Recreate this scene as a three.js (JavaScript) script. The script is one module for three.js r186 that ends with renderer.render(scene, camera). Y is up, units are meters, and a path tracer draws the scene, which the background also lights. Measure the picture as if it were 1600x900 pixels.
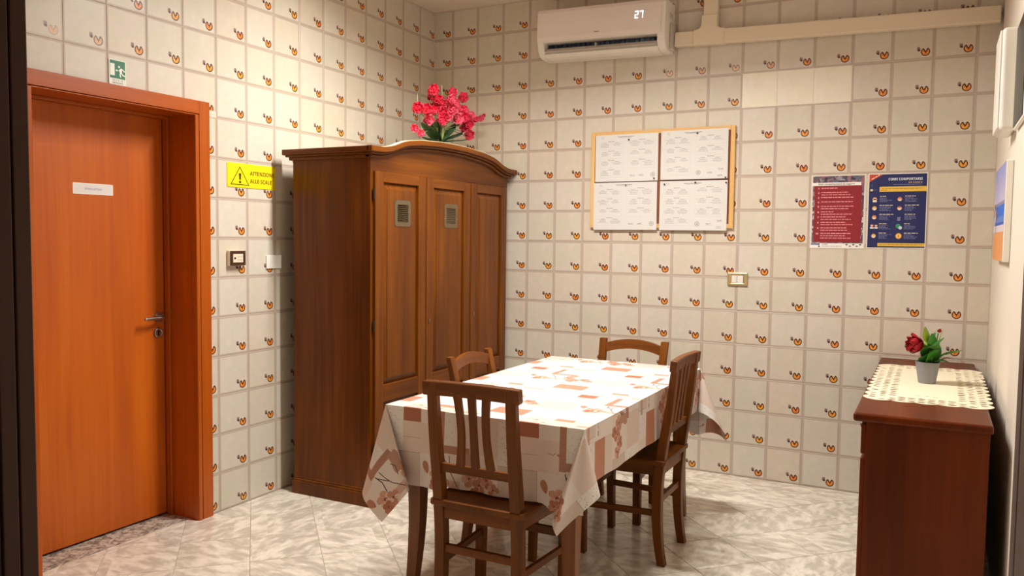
import * as THREE from 'three';
import { RoundedBoxGeometry } from 'three/addons/geometries/RoundedBoxGeometry.js';
import { mergeGeometries, mergeVertices, toCreasedNormals } from 'three/addons/utils/BufferGeometryUtils.js';
import { RectAreaLightUniformsLib } from 'three/addons/lights/RectAreaLightUniformsLib.js';

// ---------------------------------------------------------------- camera, light, exposure
const scene = new THREE.Scene();
scene.background = new THREE.Color(0x000000);
const camera = new THREE.PerspectiveCamera(38.905, 1600 / 900, 0.05, 40);
camera.rotation.order = 'YXZ';
camera.position.set(3.20878, 1.415, 4.93684);
camera.rotation.set(-0.0604649, 0.479604, 0.012136);

const renderer = new THREE.WebGLRenderer({ antialias: true });
renderer.toneMapping = THREE.LinearToneMapping;
renderer.toneMappingExposure = 1.0;
renderer.shadowMap.enabled = true;
RectAreaLightUniformsLib.init();

const LAMP = { x: 1.64, z: 1.572, y: 2.925, w: 1.15, d: 0.1, color: 0xfffaf2, power: 262 };
const lampLight = new THREE.RectAreaLight(LAMP.color, LAMP.power, LAMP.w, LAMP.d);
lampLight.position.set(LAMP.x, LAMP.y - 0.012, LAMP.z);
lampLight.lookAt(LAMP.x, 0, LAMP.z);
scene.add(lampLight);

// ---------------------------------------------------------------- helpers
const PI = Math.PI;
const V3 = (x, y, z) => new THREE.Vector3(x, y, z);
function rng(seed) {
  let s = seed >>> 0;
  return () => { s = (s + 0x6d2b79f5) | 0; let t = Math.imul(s ^ (s >>> 15), 1 | s); t = (t + Math.imul(t ^ (t >>> 7), 61 | t)) ^ t; return ((t ^ (t >>> 14)) >>> 0) / 4294967296; };
}
const used = new Map();
function numbered(name) {
  const n = used.get(name) || 0; used.set(name, n + 1);
  return n ? name + '_' + String(n).padStart(3, '0') : name;
}
function flat(g) {
  const r = g.index ? g.toNonIndexed() : g;
  for (const k of Object.keys(r.attributes)) if (!['position', 'normal', 'uv'].includes(k)) r.deleteAttribute(k);
  return r;
}
// uv in metres by face direction; the second coordinate runs along the grain
function uvBox(g, grain = 'y', off = 0) {
  g = flat(g);
  const p = g.attributes.position, n = p.count, uv = new Float32Array(n * 2);
  const a = V3(), b = V3(), c = V3();
  for (let i = 0; i < n; i += 3) {
    a.fromBufferAttribute(p, i); b.fromBufferAttribute(p, i + 1); c.fromBufferAttribute(p, i + 2);
    const m = b.clone().sub(a).cross(c.clone().sub(a));
    const ax = Math.abs(m.x), ay = Math.abs(m.y), az = Math.abs(m.z);
    const d = ax >= ay && ax >= az ? 'x' : ay >= az ? 'y' : 'z';
    const rest = ['x', 'y', 'z'].filter((k) => k !== d);
    const v = rest.includes(grain) ? grain : rest[1], u = rest.find((k) => k !== v);
    [a, b, c].forEach((q, k) => { uv[(i + k) * 2] = q[u] + off; uv[(i + k) * 2 + 1] = q[v] + off * 1.7; });
  }
  g.setAttribute('uv', new THREE.BufferAttribute(uv, 2));
  return g;
}
// box from corner to corner with rounded edges
function box(x0, y0, z0, x1, y1, z1, r = 0.002, seg = 1) {
  const w = x1 - x0, h = y1 - y0, d = z1 - z0;
  r = Math.min(r, w * 0.45, h * 0.45, d * 0.45);
  const g = r > 0 ? new RoundedBoxGeometry(w, h, d, seg, r) : new THREE.BoxGeometry(w, h, d);
  return g.translate((x0 + x1) / 2, (y0 + y1) / 2, (z0 + z1) / 2);
}
const cyl = (r0, r1, h, s = 20) => new THREE.CylinderGeometry(r0, r1, h, s);
function tube(pts, r, seg = 16, rs = 8) { return new THREE.TubeGeometry(new THREE.CatmullRomCurve3(pts), seg, r, rs, false); }
function lathe(pts, s = 32) { return new THREE.LatheGeometry(pts.map(([r, y]) => new THREE.Vector2(r, y)), s); }
const merge = (list) => mergeGeometries(list.map((g) => { const f = flat(g); if (!f.attributes.uv) uvBox(f); return f; }));
// plate facing +z in its own frame, with chamfered edges and uv 0..1 over (U0..U1, V0..V1) of a size x size print
function plate(u0, u1, v0, v1, size, thick, bev) {
  const P = [], T = [];
  const q = (a, b, c, d) => { for (const k of [a, b, c, a, c, d]) { P.push(...k); T.push(k[0] / size, k[1] / size); } };
  const o = [[u0, v0], [u1, v0], [u1, v1], [u0, v1]];
  const i = [[u0 + bev, v0 + bev], [u1 - bev, v0 + bev], [u1 - bev, v1 - bev], [u0 + bev, v1 - bev]];
  const O = o.map((k) => [...k, -bev * 0.55]), I = i.map((k) => [...k, 0]), B = o.map((k) => [...k, -thick]);
  q(I[0], I[1], I[2], I[3]);
  for (let k = 0; k < 4; k++) { const j = (k + 1) % 4; q(O[k], O[j], I[j], I[k]); q(B[k], B[j], O[j], O[k]); }
  const g = new THREE.BufferGeometry();
  g.setAttribute('position', new THREE.Float32BufferAttribute(P, 3));
  g.setAttribute('uv', new THREE.Float32BufferAttribute(T, 2));
  g.computeVertexNormals();
  return g;
}
function mesh(name, g, m, parent) {
  const o = new THREE.Mesh(g, m);
  o.name = parent ? name : numbered(name);
  o.castShadow = o.receiveShadow = true;
  (parent || scene).add(o);
  return o;
}
function struct(name, g, m) { const o = mesh(name, g, m); o.userData.kind = 'structure'; return o; }
function tag(o, label, category, group) { o.userData.label = label; o.userData.category = category; if (group) o.userData.group = group; return o; }
function thing(name, label, category, [x, y, z] = [0, 0, 0], turn = 0, group) {
  const o = new THREE.Group(); o.name = numbered(name); scene.add(o);
  o.position.set(x, y, z); o.rotation.y = turn;
  return tag(o, label, category, group);
}
// part given in room coordinates under a thing that is not turned
function part(name, g, m, t) { return mesh(name, g.translate(-t.position.x, -t.position.y, -t.position.z), m, t); }
function sub(name, g, m, t, p) { return mesh(name, g.translate(-t.position.x, -t.position.y, -t.position.z), m, p); }

// ---------------------------------------------------------------- textures
const hash = (x, y, s) => { let h = Math.imul(x, 374761393) ^ Math.imul(y, 668265263) ^ Math.imul(s, 974634821); h = Math.imul(h ^ (h >>> 13), 1274126177); return ((h ^ (h >>> 16)) >>> 0) / 4294967296; };
function pnoise(x, y, px, py, s) {   // periodic value noise
  const xi = Math.floor(x), yi = Math.floor(y), fx = x - xi, fy = y - yi;
  const u = fx * fx * (3 - 2 * fx), v = fy * fy * (3 - 2 * fy);
  const m = (a, n) => ((a % n) + n) % n;
  const h = (i, j) => hash(m(xi + i, px), m(yi + j, py), s);
  return (h(0, 0) * (1 - u) + h(1, 0) * u) * (1 - v) + (h(0, 1) * (1 - u) + h(1, 1) * u) * v;
}
function fbm(x, y, px, py, s, o = 4) { let a = 0, w = 0.5, t = 0; for (let k = 0; k < o; k++) { a += w * pnoise(x, y, px, py, s + k); t += w; x *= 2; y *= 2; px *= 2; py *= 2; w *= 0.5; } return a / t; }
const hex = (c) => { const k = new THREE.Color(c); return k.convertLinearToSRGB().toArray().map((v) => v * 255); };
const lerp3 = (a, b, t) => a.map((v, i) => v + (b[i] - v) * t);
function dataTex(w, h, f, srgb, rx, ry) {
  const d = new Uint8Array(w * h * 4);
  for (let y = 0; y < h; y++) for (let x = 0; x < w; x++) {
    const c = f(x / w, y / h), k = (y * w + x) * 4;
    d[k] = Math.max(0, Math.min(255, c[0])); d[k + 1] = Math.max(0, Math.min(255, c[1])); d[k + 2] = Math.max(0, Math.min(255, c[2])); d[k + 3] = 255;
  }
  const t = new THREE.DataTexture(d, w, h, THREE.RGBAFormat);
  t.wrapS = t.wrapT = THREE.RepeatWrapping; t.magFilter = THREE.LinearFilter; t.minFilter = THREE.LinearMipmapLinearFilter; t.generateMipmaps = true;
  if (srgb) t.colorSpace = THREE.SRGBColorSpace;
  if (rx) t.repeat.set(rx, ry);
  t.needsUpdate = true;
  return t;
}
function canvasTex(w, h, draw) {
  const c = document.createElement('canvas'); c.width = w; c.height = h;
  const g = c.getContext('2d'); draw(g, w, h);
  const t = new THREE.CanvasTexture(c); t.colorSpace = THREE.SRGBColorSpace; t.anisotropy = 8;
  return t;
}
// wood: 0.5 m across the grain, 1.5 m along it
function woodTex(seed, dark, mid, light, streak = 1, flame = 1) {
  const D = hex(dark), M = hex(mid), L = hex(light);
  return dataTex(320, 512, (u, v) => {
    const warp = (fbm(u * 3, v * 2, 3, 2, seed, 3) - 0.5) * 0.5 * flame;
    const s = fbm((u + warp * 0.25) * 24, v * 2, 24, 2, seed + 11, 4);
    const b = fbm(u * 5 + warp, v * 2, 5, 2, seed + 31, 3);
    const f = fbm(u * 90, v * 6, 90, 6, seed + 53, 2);
    const t = 0.5 + (s - 0.5) * 1.5 * streak + (b - 0.5) * 1.2 * flame + (f - 0.5) * 0.35;
    return t < 0.5 ? lerp3(D, M, Math.max(0, t) * 2) : lerp3(M, L, Math.min(1, (t - 0.5) * 2));
  }, true, 2, 1 / 1.5);
}
const waveBump = dataTex(128, 128, (u, v) => { const k = 255 * (0.7 * fbm(u * 3, v * 3, 3, 3, 5, 2) + 0.3 * fbm(u * 11, v * 11, 11, 11, 9, 2)); return [k, k, k]; }, false, 1, 1);
const plasterBump = dataTex(256, 256, (u, v) => { const k = 255 * fbm(u * 24, v * 24, 24, 24, 77, 4); return [k, k, k]; }, false, 1.4, 1.4);
const grainBump = dataTex(128, 256, (u, v) => { const k = 255 * fbm(u * 40, v * 5, 40, 5, 41, 3); return [k, k, k]; }, false, 2, 1 / 1.5);

const std = (o) => new THREE.MeshStandardMaterial(o);
const phy = (o) => new THREE.MeshPhysicalMaterial(o);
const M = {};
M.doorWood = std({ map: woodTex(3, 0xb05007, 0xc05c09, 0xcc690f, 0.4, 0.8), roughness: 0.42 });
M.doorTrim = std({ map: woodTex(9, 0x9c4606, 0xb05208, 0xbe600e, 0.4, 0.4), roughness: 0.36 });
M.robe = phy({ map: woodTex(21, 0x562a04, 0x6e3a05, 0x844a09, 0.5, 1), roughness: 0.36, specularIntensity: 0.45, bumpMap: grainBump, bumpScale: 0.0002, clearcoat: 0.06, clearcoatRoughness: 0.22 });
M.chair = phy({ map: woodTex(33, 0x562e08, 0x6e3c0b, 0x824a10, 0.5, 0.7), roughness: 0.4, specularIntensity: 0.45, clearcoat: 0.05, clearcoatRoughness: 0.3 });
M.table = std({ map: woodTex(34, 0x64360e, 0x7c4612, 0x8e5418, 0.5, 0.7), roughness: 0.4 });
M.board = phy({ map: woodTex(45, 0x4e1b00, 0x5f2400, 0x6e2e02, 0.35, 0.9), roughness: 0.4, specularIntensity: 0.32, clearcoat: 0.06, clearcoatRoughness: 0.22 });
M.jamb = std({ map: woodTex(57, 0x3c1c0e, 0x4a2412, 0x582e18, 0.6, 0.5), roughness: 0.45 });
M.pine = std({ map: woodTex(63, 0xd9a863, 0xe2b673, 0xebc588, 0.7, 0.7), roughness: 0.5 });
M.paleWood = std({ map: woodTex(65, 0xe6d9a8, 0xeee3b8, 0xf4ecc8, 0.5, 0.5), roughness: 0.6 });
M.cork = std({ color: 0x8d5636, roughness: 0.9 });
M.paint = std({ color: 0xe6dccd, roughness: 0.75, bumpMap: plasterBump, bumpScale: 0.0009 });
M.ceiling = std({ color: 0xe4d3c8, roughness: 0.9 });
M.grout = std({ color: 0xdcd2c4, roughness: 0.85 });
M.floorGrout = std({ color: 0xc0b5a5, roughness: 0.8 });
M.whitePlastic = std({ color: 0xf0ece2, roughness: 0.38 });
M.creamPlastic = std({ color: 0xebdec5, roughness: 0.42 });
M.grayPlastic = std({ color: 0xc9c2b8, roughness: 0.5 });
M.dark = std({ color: 0x0a0a0c, roughness: 0.5 });
M.steel = std({ color: 0xb9b4ad, roughness: 0.28, metalness: 1 });
M.brass = std({ color: 0x94846a, roughness: 0.26, metalness: 1 });
M.paleBrass = std({ color: 0xcdb98c, roughness: 0.36, metalness: 0.75 });

// ---------------------------------------------------------------- wall tiles
const T = 0.2;
function tileTex(seed, o) {
  return canvasTex(256, 256, (g) => {
    const r = rng(seed);
    g.fillStyle = o.base; g.fillRect(0, 0, 256, 256);
    for (let k = 0; k < 90; k++) { g.fillStyle = r() < 0.5 ? 'rgba(255,250,240,0.022)' : 'rgba(160,135,110,0.014)'; g.beginPath(); g.ellipse(r() * 256, r() * 256, 8 + r() * 46, 6 + r() * 30, r() * 3, 0, 7); g.fill(); }
    for (let k = 0; k < 60; k++) { g.fillStyle = 'rgba(140,115,95,0.10)'; g.fillRect(r() * 256, r() * 256, 1, 1); }
    if (o.band) {   // printed taupe border of the glaze
      g.strokeStyle = o.band; g.lineWidth = 11; g.strokeRect(5.5, 5.5, 245, 245);
      g.globalAlpha = 0.6; g.lineWidth = 2; g.strokeRect(11.5, 11.5, 233, 233); g.globalAlpha = 1;
    }
    if (!o.motif) return;
    g.globalAlpha = o.fade || 1;
    const cx = 204.5, cy = 207, R = 25.5, a = 0.56;
    g.fillStyle = 'rgba(255,246,228,0.3)'; g.beginPath(); g.arc(cx, cy, R + 5, 0, 7); g.fill();
    g.beginPath(); g.moveTo(cx, cy + 2); g.arc(cx, cy, R, -PI / 2 + a, -PI / 2 - a + 2 * PI); g.closePath();
    g.fillStyle = o.motif; g.fill();
    g.save(); g.clip();
    g.strokeStyle = o.deep; g.lineWidth = 9; g.beginPath(); g.moveTo(cx - 15, cy - 23); g.lineTo(cx, cy + 4); g.lineTo(cx + 15, cy - 23); g.stroke();
    g.fillStyle = 'rgba(255,205,130,0.35)'; g.beginPath(); g.ellipse(cx - 9, cy + 8, 5, 9, 0.6, 0, 7); g.fill();
    g.restore();
    g.strokeStyle = o.line; g.lineWidth = 6.2; g.lineJoin = 'round';
    g.beginPath(); g.moveTo(cx, cy + 2); g.arc(cx, cy, R, -PI / 2 + a, -PI / 2 - a + 2 * PI); g.closePath(); g.stroke();
    g.strokeStyle = 'rgba(120,100,90,0.7)'; g.lineWidth = 2;
    for (const [dx, dy, ex, ey] of [[-9, -20, -3, -14], [-2, -20, 3, -15], [12, -25, 4, -16]]) { g.beginPath(); g.moveTo(cx + dx, cy + dy); g.lineTo(cx + ex, cy + ey); g.stroke(); }
    // small bud to the upper left
    const bx = 161, by = 188;
    g.fillStyle = 'rgba(140,112,110,0.75)'; g.beginPath(); g.ellipse(bx, by - 2, 11.5, 13, 0.3, 0, 7); g.fill();
    g.strokeStyle = 'rgba(95,70,70,0.75)'; g.lineWidth = 1.6;
    for (let k = -2; k <= 2; k++) { g.beginPath(); g.moveTo(bx + k * 4.5, by - 17); g.lineTo(bx + 2 + k * 1.2, by + 6); g.stroke(); }
    g.fillStyle = 'rgba(60,22,22,0.9)'; g.beginPath(); g.ellipse(bx + 3, by + 7, 9, 7, 0.2, 0, 7); g.fill();
    g.globalAlpha = 1;
  });
}
const tileMats = {};
{
  const base = '#d9d0c3', band = 'rgba(164,142,130,0.44)', line = '#3d1a0a';
  const mk = (seed, o, tint = 0xffffff) => phy({ map: tileTex(seed, { base, band, line, ...o }), color: tint, roughness: 0.44, bumpMap: waveBump, bumpScale: 0.0006, clearcoat: 0.1, clearcoatRoughness: 0.2 });
  tileMats.full = [
    mk(1, { motif: '#e88f2e', deep: '#a8320e' }), mk(2, { motif: '#ec9834', deep: '#9c3a10' }, 0xfdfaf6),
    mk(3, { motif: '#e2822e', deep: '#a02c10' }, 0xfffaf6), mk(4, { motif: '#eda030', deep: '#a84a14' }, 0xfbfbf8), mk(5, { motif: '#e68c32', deep: '#a8380e', band: 'rgba(172,148,134,0.5)' }),
  ];
  tileMats.pale = [mk(6, { motif: '#dfae88', deep: '#b98468', line: '#70503c', fade: 0.9 }), mk(7, { motif: '#e6c4a8', deep: '#cf9c80', line: '#8a6a54', fade: 0.75 })];
  tileMats.worn = [mk(8, { motif: '#e2b48e', deep: '#cf9878', line: '#b89a84', fade: 0.6, band: 'rgba(176,152,134,0.22)' })];
  tileMats.white = [mk(10, { base: '#f4edda', band: null })];
}
const tileGeos = new Map();
function tileGeo(u0, u1, v0, v1) {
  const key = [u0, u1, v0, v1].map((k) => k.toFixed(4)).join();
  if (!tileGeos.has(key)) { const g = plate(u0, u1, v0, v1, T, 0.004, 0.002); tileGeos.set(key, g); }
  return tileGeos.get(key);
}
const JOINT = 0.0007;
const H = 3.0, W = 3.465, DEPTH = 4.4;
const DOOR = { z0: 2.128, z1: 2.93, y: 1.992 };

// back wall: base slab behind the tiles, then each tile a part
const wallBack = struct('wall_back', uvBox(box(-0.26, -0.1, -0.2, W + 0.2, H + 0.1, -0.002, 0)), M.grout);
{
  const r = rng(404), X0 = 0.153;
  for (let c = 0; c <= 17; c++) for (let k = 0; k < 15; k++) {
    const xl = Math.max(0.004, X0 + T * (c - 1)), xr = Math.min(W - 0.002, X0 + T * c);
    const u0 = xl - (X0 + T * (c - 1)) + JOINT, u1 = xr - (X0 + T * (c - 1)) - JOINT;
    const v1 = Math.min(T, H - 0.004 - k * T) - JOINT;
    let set = tileMats.full;
    if (k === 11 && c >= 11 && c <= 13) set = tileMats.white;
    else if (k === 12 && c >= 8 && c <= 11) set = tileMats.pale;
    const m = mesh('tile', tileGeo(u0, u1, JOINT, v1), set[Math.floor(r() * set.length)], wallBack);
    m.position.set(X0 + T * (c - 1), k * T, -0.0004 * r());
  }
}
// left wall with the door opening
const wallLeft = struct('wall_left', merge([
  box(-0.26, -0.1, -0.2, -0.002, H + 0.1, DOOR.z0 - 0.026, 0), box(-0.26, -0.1, DOOR.z1 + 0.026, -0.002, H + 0.1, DEPTH + 0.2, 0),
  box(-0.26, DOOR.y + 0.026, DOOR.z0 - 0.03, -0.002, H + 0.1, DOOR.z1 + 0.03, 0)]), M.grout);
{
  const r = rng(808);
  for (let l = 0; l <= 21; l++) for (let k = 0; k < 15; k++) {
    const zr = -0.02 + T * l, zl = zr + T;            // right (far) and left (near) edge of the tile seen from the room
    let a = Math.max(0.004, zr), b = Math.min(DEPTH - 0.002, zl), y0 = k * T, y1 = Math.min(H - 0.004, y0 + T);
    if (b - a < 0.02) continue;
    if (y0 < 2.0 && b > 2.08 && a < 2.98) { if (a < 2.07) b = 2.08; else if (b > 2.99 || l === 14) { a = 2.975; } else continue; }
    if (b - a < 0.004) continue;
    if (k === 10 && b > 2.06 && a < 2.98) y0 = 2.03;
    const u0 = zl - b + JOINT, u1 = zl - a - JOINT;
    let set = tileMats.full;
    if (k === 11 && l === 14) set = tileMats.worn;
    else if (k === 11 && l === 13) set = [tileMats.pale[0]];
    const m = mesh('tile', tileGeo(u0, u1, y0 - k * T + JOINT, y1 - k * T - JOINT), set[Math.floor(r() * set.length)], wallLeft);
    m.rotation.y = PI / 2; m.position.set(-0.0004 * r(), k * T, zl);
  }
}
// right wall, front wall with the doorway the camera looks through, ceiling, corridor behind
struct('wall_right', uvBox(box(W, -0.1, -0.2, W + 0.2, H + 0.1, DEPTH + 0.2, 0)), M.paint);
const WAY = { x0: 2.33, x1: 3.252, y: 2.12, z0: DEPTH, z1: DEPTH + 0.2 };
struct('wall_front', merge([
  box(-0.26, -0.1, DEPTH, WAY.x0 - 0.02, H + 0.1, DEPTH + 0.2, 0), box(WAY.x1 + 0.02, -0.1, DEPTH, W, H + 0.1, DEPTH + 0.2, 0),
  box(WAY.x0 - 0.02, WAY.y + 0.02, DEPTH, WAY.x1 + 0.02, H + 0.1, DEPTH + 0.2, 0)]), M.paint);
struct('ceiling', uvBox(box(-0.26, H, -0.2, W + 0.2, H + 0.12, DEPTH + 0.2, 0)), M.ceiling);
struct('wall_corridor_left', uvBox(box(1.5, -0.1, DEPTH + 0.2, 1.6, 2.9, 6.4, 0)), M.paint);
struct('wall_corridor_right', uvBox(box(4.2, -0.1, DEPTH + 0.2, 4.3, 2.9, 6.4, 0)), M.paint);
struct('wall_corridor_end', uvBox(box(1.5, -0.1, 6.4, 4.3, 2.9, 6.5, 0)), M.paint);
struct('wall_corridor_front', uvBox(box(W + 0.2, -0.1, DEPTH + 0.1, 4.3, 2.9, DEPTH + 0.2, 0)), M.paint);
struct('ceiling_corridor', uvBox(box(1.5, 2.8, DEPTH + 0.2, 4.3, 2.9, 6.5, 0)), M.ceiling);

// ---------------------------------------------------------------- floor of diagonal tiles
const floor = struct('floor', merge([box(-0.26, -0.12, -0.2, W + 0.2, -0.003, DEPTH + 0.2, 0), box(1.5, -0.12, DEPTH + 0.2, 4.3, -0.003, 6.5, 0)]), M.floorGrout);
function marbleTex(seed) {
  const A = hex(0xcdc4b5), B = hex(0xe6dece), C = hex(0xf8f1e3);
  return dataTex(256, 256, (u, v) => {
    const w = fbm(u * 3, v * 3, 3, 3, seed, 3);
    const s = (u - v) * 0.5, q = (u + v) * 0.5;
    const n = fbm(s * 10 + w * 1.2, q * 22 + w * 1.5, 10, 22, seed + 3, 4);
    const f = fbm(u * 40, v * 40, 40, 40, seed + 9, 2);
    let t = (n - 0.3) * 2.3 + (f - 0.5) * 0.25;
    t = Math.max(0, Math.min(1, t));
    return t < 0.5 ? lerp3(A, B, t * 2) : lerp3(B, C, t * 2 - 1);
  }, true);
}
const floorMats = [71, 72, 73, 74].map((s) => phy({ map: marbleTex(s), roughness: 0.26, bumpMap: waveBump, bumpScale: 0.0003, clearcoat: 0.3, clearcoatRoughness: 0.14 }));
function clip(poly, f) {
  const out = [];
  for (let i = 0; i < poly.length; i++) {
    const a = poly[i], b = poly[(i + 1) % poly.length], fa = f(a), fb = f(b);
    if (fa >= 0) out.push(a);
    if ((fa >= 0) !== (fb >= 0)) { const t = fa / (fa - fb); out.push([a[0] + (b[0] - a[0]) * t, a[1] + (b[1] - a[1]) * t]); }
  }
  return out;
}
function insetPoly(poly, d) {
  const n = poly.length, out = [];
  for (let i = 0; i < n; i++) {
    const p = poly[(i + n - 1) % n], c = poly[i], q = poly[(i + 1) % n];
    const e1 = [c[0] - p[0], c[1] - p[1]], e2 = [q[0] - c[0], q[1] - c[1]];
    const l1 = Math.hypot(...e1), l2 = Math.hypot(...e2);
    if (l1 < 1e-5 || l2 < 1e-5) return null;
    const n1 = [-e1[1] / l1, e1[0] / l1], n2 = [-e2[1] / l2, e2[0] / l2];
    const k = 1 + n1[0] * n2[0] + n1[1] * n2[1];
    if (k < 0.05) return null;
    out.push([c[0] + (n1[0] + n2[0]) * d / k, c[1] + (n1[1] + n2[1]) * d / k]);
  }
  return out;
}
const area = (p) => p.reduce((s, a, i) => { const b = p[(i + 1) % p.length]; return s + a[0] * b[1] - b[0] * a[1]; }, 0) / 2;
const clean = (p) => p.filter((a, i) => { const b = p[(i + 1) % p.length]; return Math.hypot(a[0] - b[0], a[1] - b[1]) > 0.002; });
{
  const D = 0.4325, r = rng(99);
  const regions = [[0.001, W - 0.001, 0.001, DEPTH + 0.2], [-0.055, 0.001, DOOR.z0 + 0.001, DOOR.z1]];
  for (let i = -22; i < 14; i++) for (let j = -14; j < 16; j++) {
    const a0 = 1.69 + D * i, b0 = 3.857 + D * j;       // x - z and x + z of the tile's sides
    const sq = [[a0, b0], [a0 + D, b0], [a0 + D, b0 + D], [a0, b0 + D]].map(([a, b]) => [(a + b) / 2, (b - a) / 2]);
    for (const [x0, x1, z0, z1] of regions) {
      let p = sq.slice();
      for (const f of [(q) => q[0] - x0, (q) => x1 - q[0], (q) => q[1] - z0, (q) => z1 - q[1]]) { p = clip(p, f); if (p.length < 3) break; }
      if (p.length < 3) continue;
      p = clean(p); if (p.length < 3 || Math.abs(area(p)) < 0.0006) continue;
      if (area(p) < 0) p.reverse();
      const o = insetPoly(p, 0.0014), t = insetPoly(p, 0.003);
      if (!o || !t || area(t) < 0.0003) continue;
      const P = [], UV = [], spin = Math.floor(r() * 4) * PI / 2, ou = r(), ov = r();
      const put = (q, y) => { P.push(q[0], y, q[1]); const x = (q[0] - q[1]) * 0.7071 / 0.45, z = (q[0] + q[1]) * 0.7071 / 0.45; UV.push(x * Math.cos(spin) - z * Math.sin(spin) + ou, x * Math.sin(spin) + z * Math.cos(spin) + ov); };
      for (let k = 1; k < t.length - 1; k++) { put(t[0], 0); put(t[k + 1], 0); put(t[k], 0); }
      for (let k = 0; k < t.length; k++) { const n = (k + 1) % t.length; put(t[k], 0); put(t[n], 0); put(o[n], -0.0005); put(t[k], 0); put(o[n], -0.0005); put(o[k], -0.0005); put(o[k], -0.0005); put(o[n], -0.0005); put(o[n], -0.003); put(o[k], -0.0005); put(o[n], -0.003); put(o[k], -0.003); }
      const g = new THREE.BufferGeometry();
      g.setAttribute('position', new THREE.Float32BufferAttribute(P, 3)); g.setAttribute('uv', new THREE.Float32BufferAttribute(UV, 2)); g.computeVertexNormals();
      mesh('tile', g, floorMats[Math.floor(r() * 4)], floor);
    }
  }
}

// ---------------------------------------------------------------- ceiling lamp (out of the picture, seen in its light)
{
  const t = thing('ceiling_lamp', 'long flat white ceiling lamp above the dining table', 'lamp', [LAMP.x, H, LAMP.z]);
  const hw = LAMP.w / 2 + 0.03, hd = LAMP.d / 2 + 0.03;
  part('housing', merge([box(LAMP.x - hw, LAMP.y, LAMP.z - hd, LAMP.x + hw, H - 0.0005, LAMP.z + hd, 0.004),
    box(LAMP.x - hw, LAMP.y - 0.042, LAMP.z - hd, LAMP.x + hw, LAMP.y, LAMP.z - hd + 0.025, 0.002), box(LAMP.x - hw, LAMP.y - 0.042, LAMP.z + hd - 0.025, LAMP.x + hw, LAMP.y, LAMP.z + hd, 0.002), box(LAMP.x - hw, LAMP.y - 0.006, LAMP.z - hd + 0.024, LAMP.x - hw + 0.025, LAMP.y, LAMP.z + hd - 0.024, 0.002), box(LAMP.x + hw - 0.025, LAMP.y - 0.006, LAMP.z - hd + 0.024, LAMP.x + hw, LAMP.y, LAMP.z + hd - 0.024, 0.002)]), M.whitePlastic, t);
  part('diffuser', box(LAMP.x - LAMP.w / 2, LAMP.y - 0.006, LAMP.z - LAMP.d / 2, LAMP.x + LAMP.w / 2, LAMP.y + 0.002, LAMP.z + LAMP.d / 2, 0.002),
    std({ color: 0xffffff, emissive: LAMP.color, emissiveIntensity: 3, roughness: 0.6 }), t);
}

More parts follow.
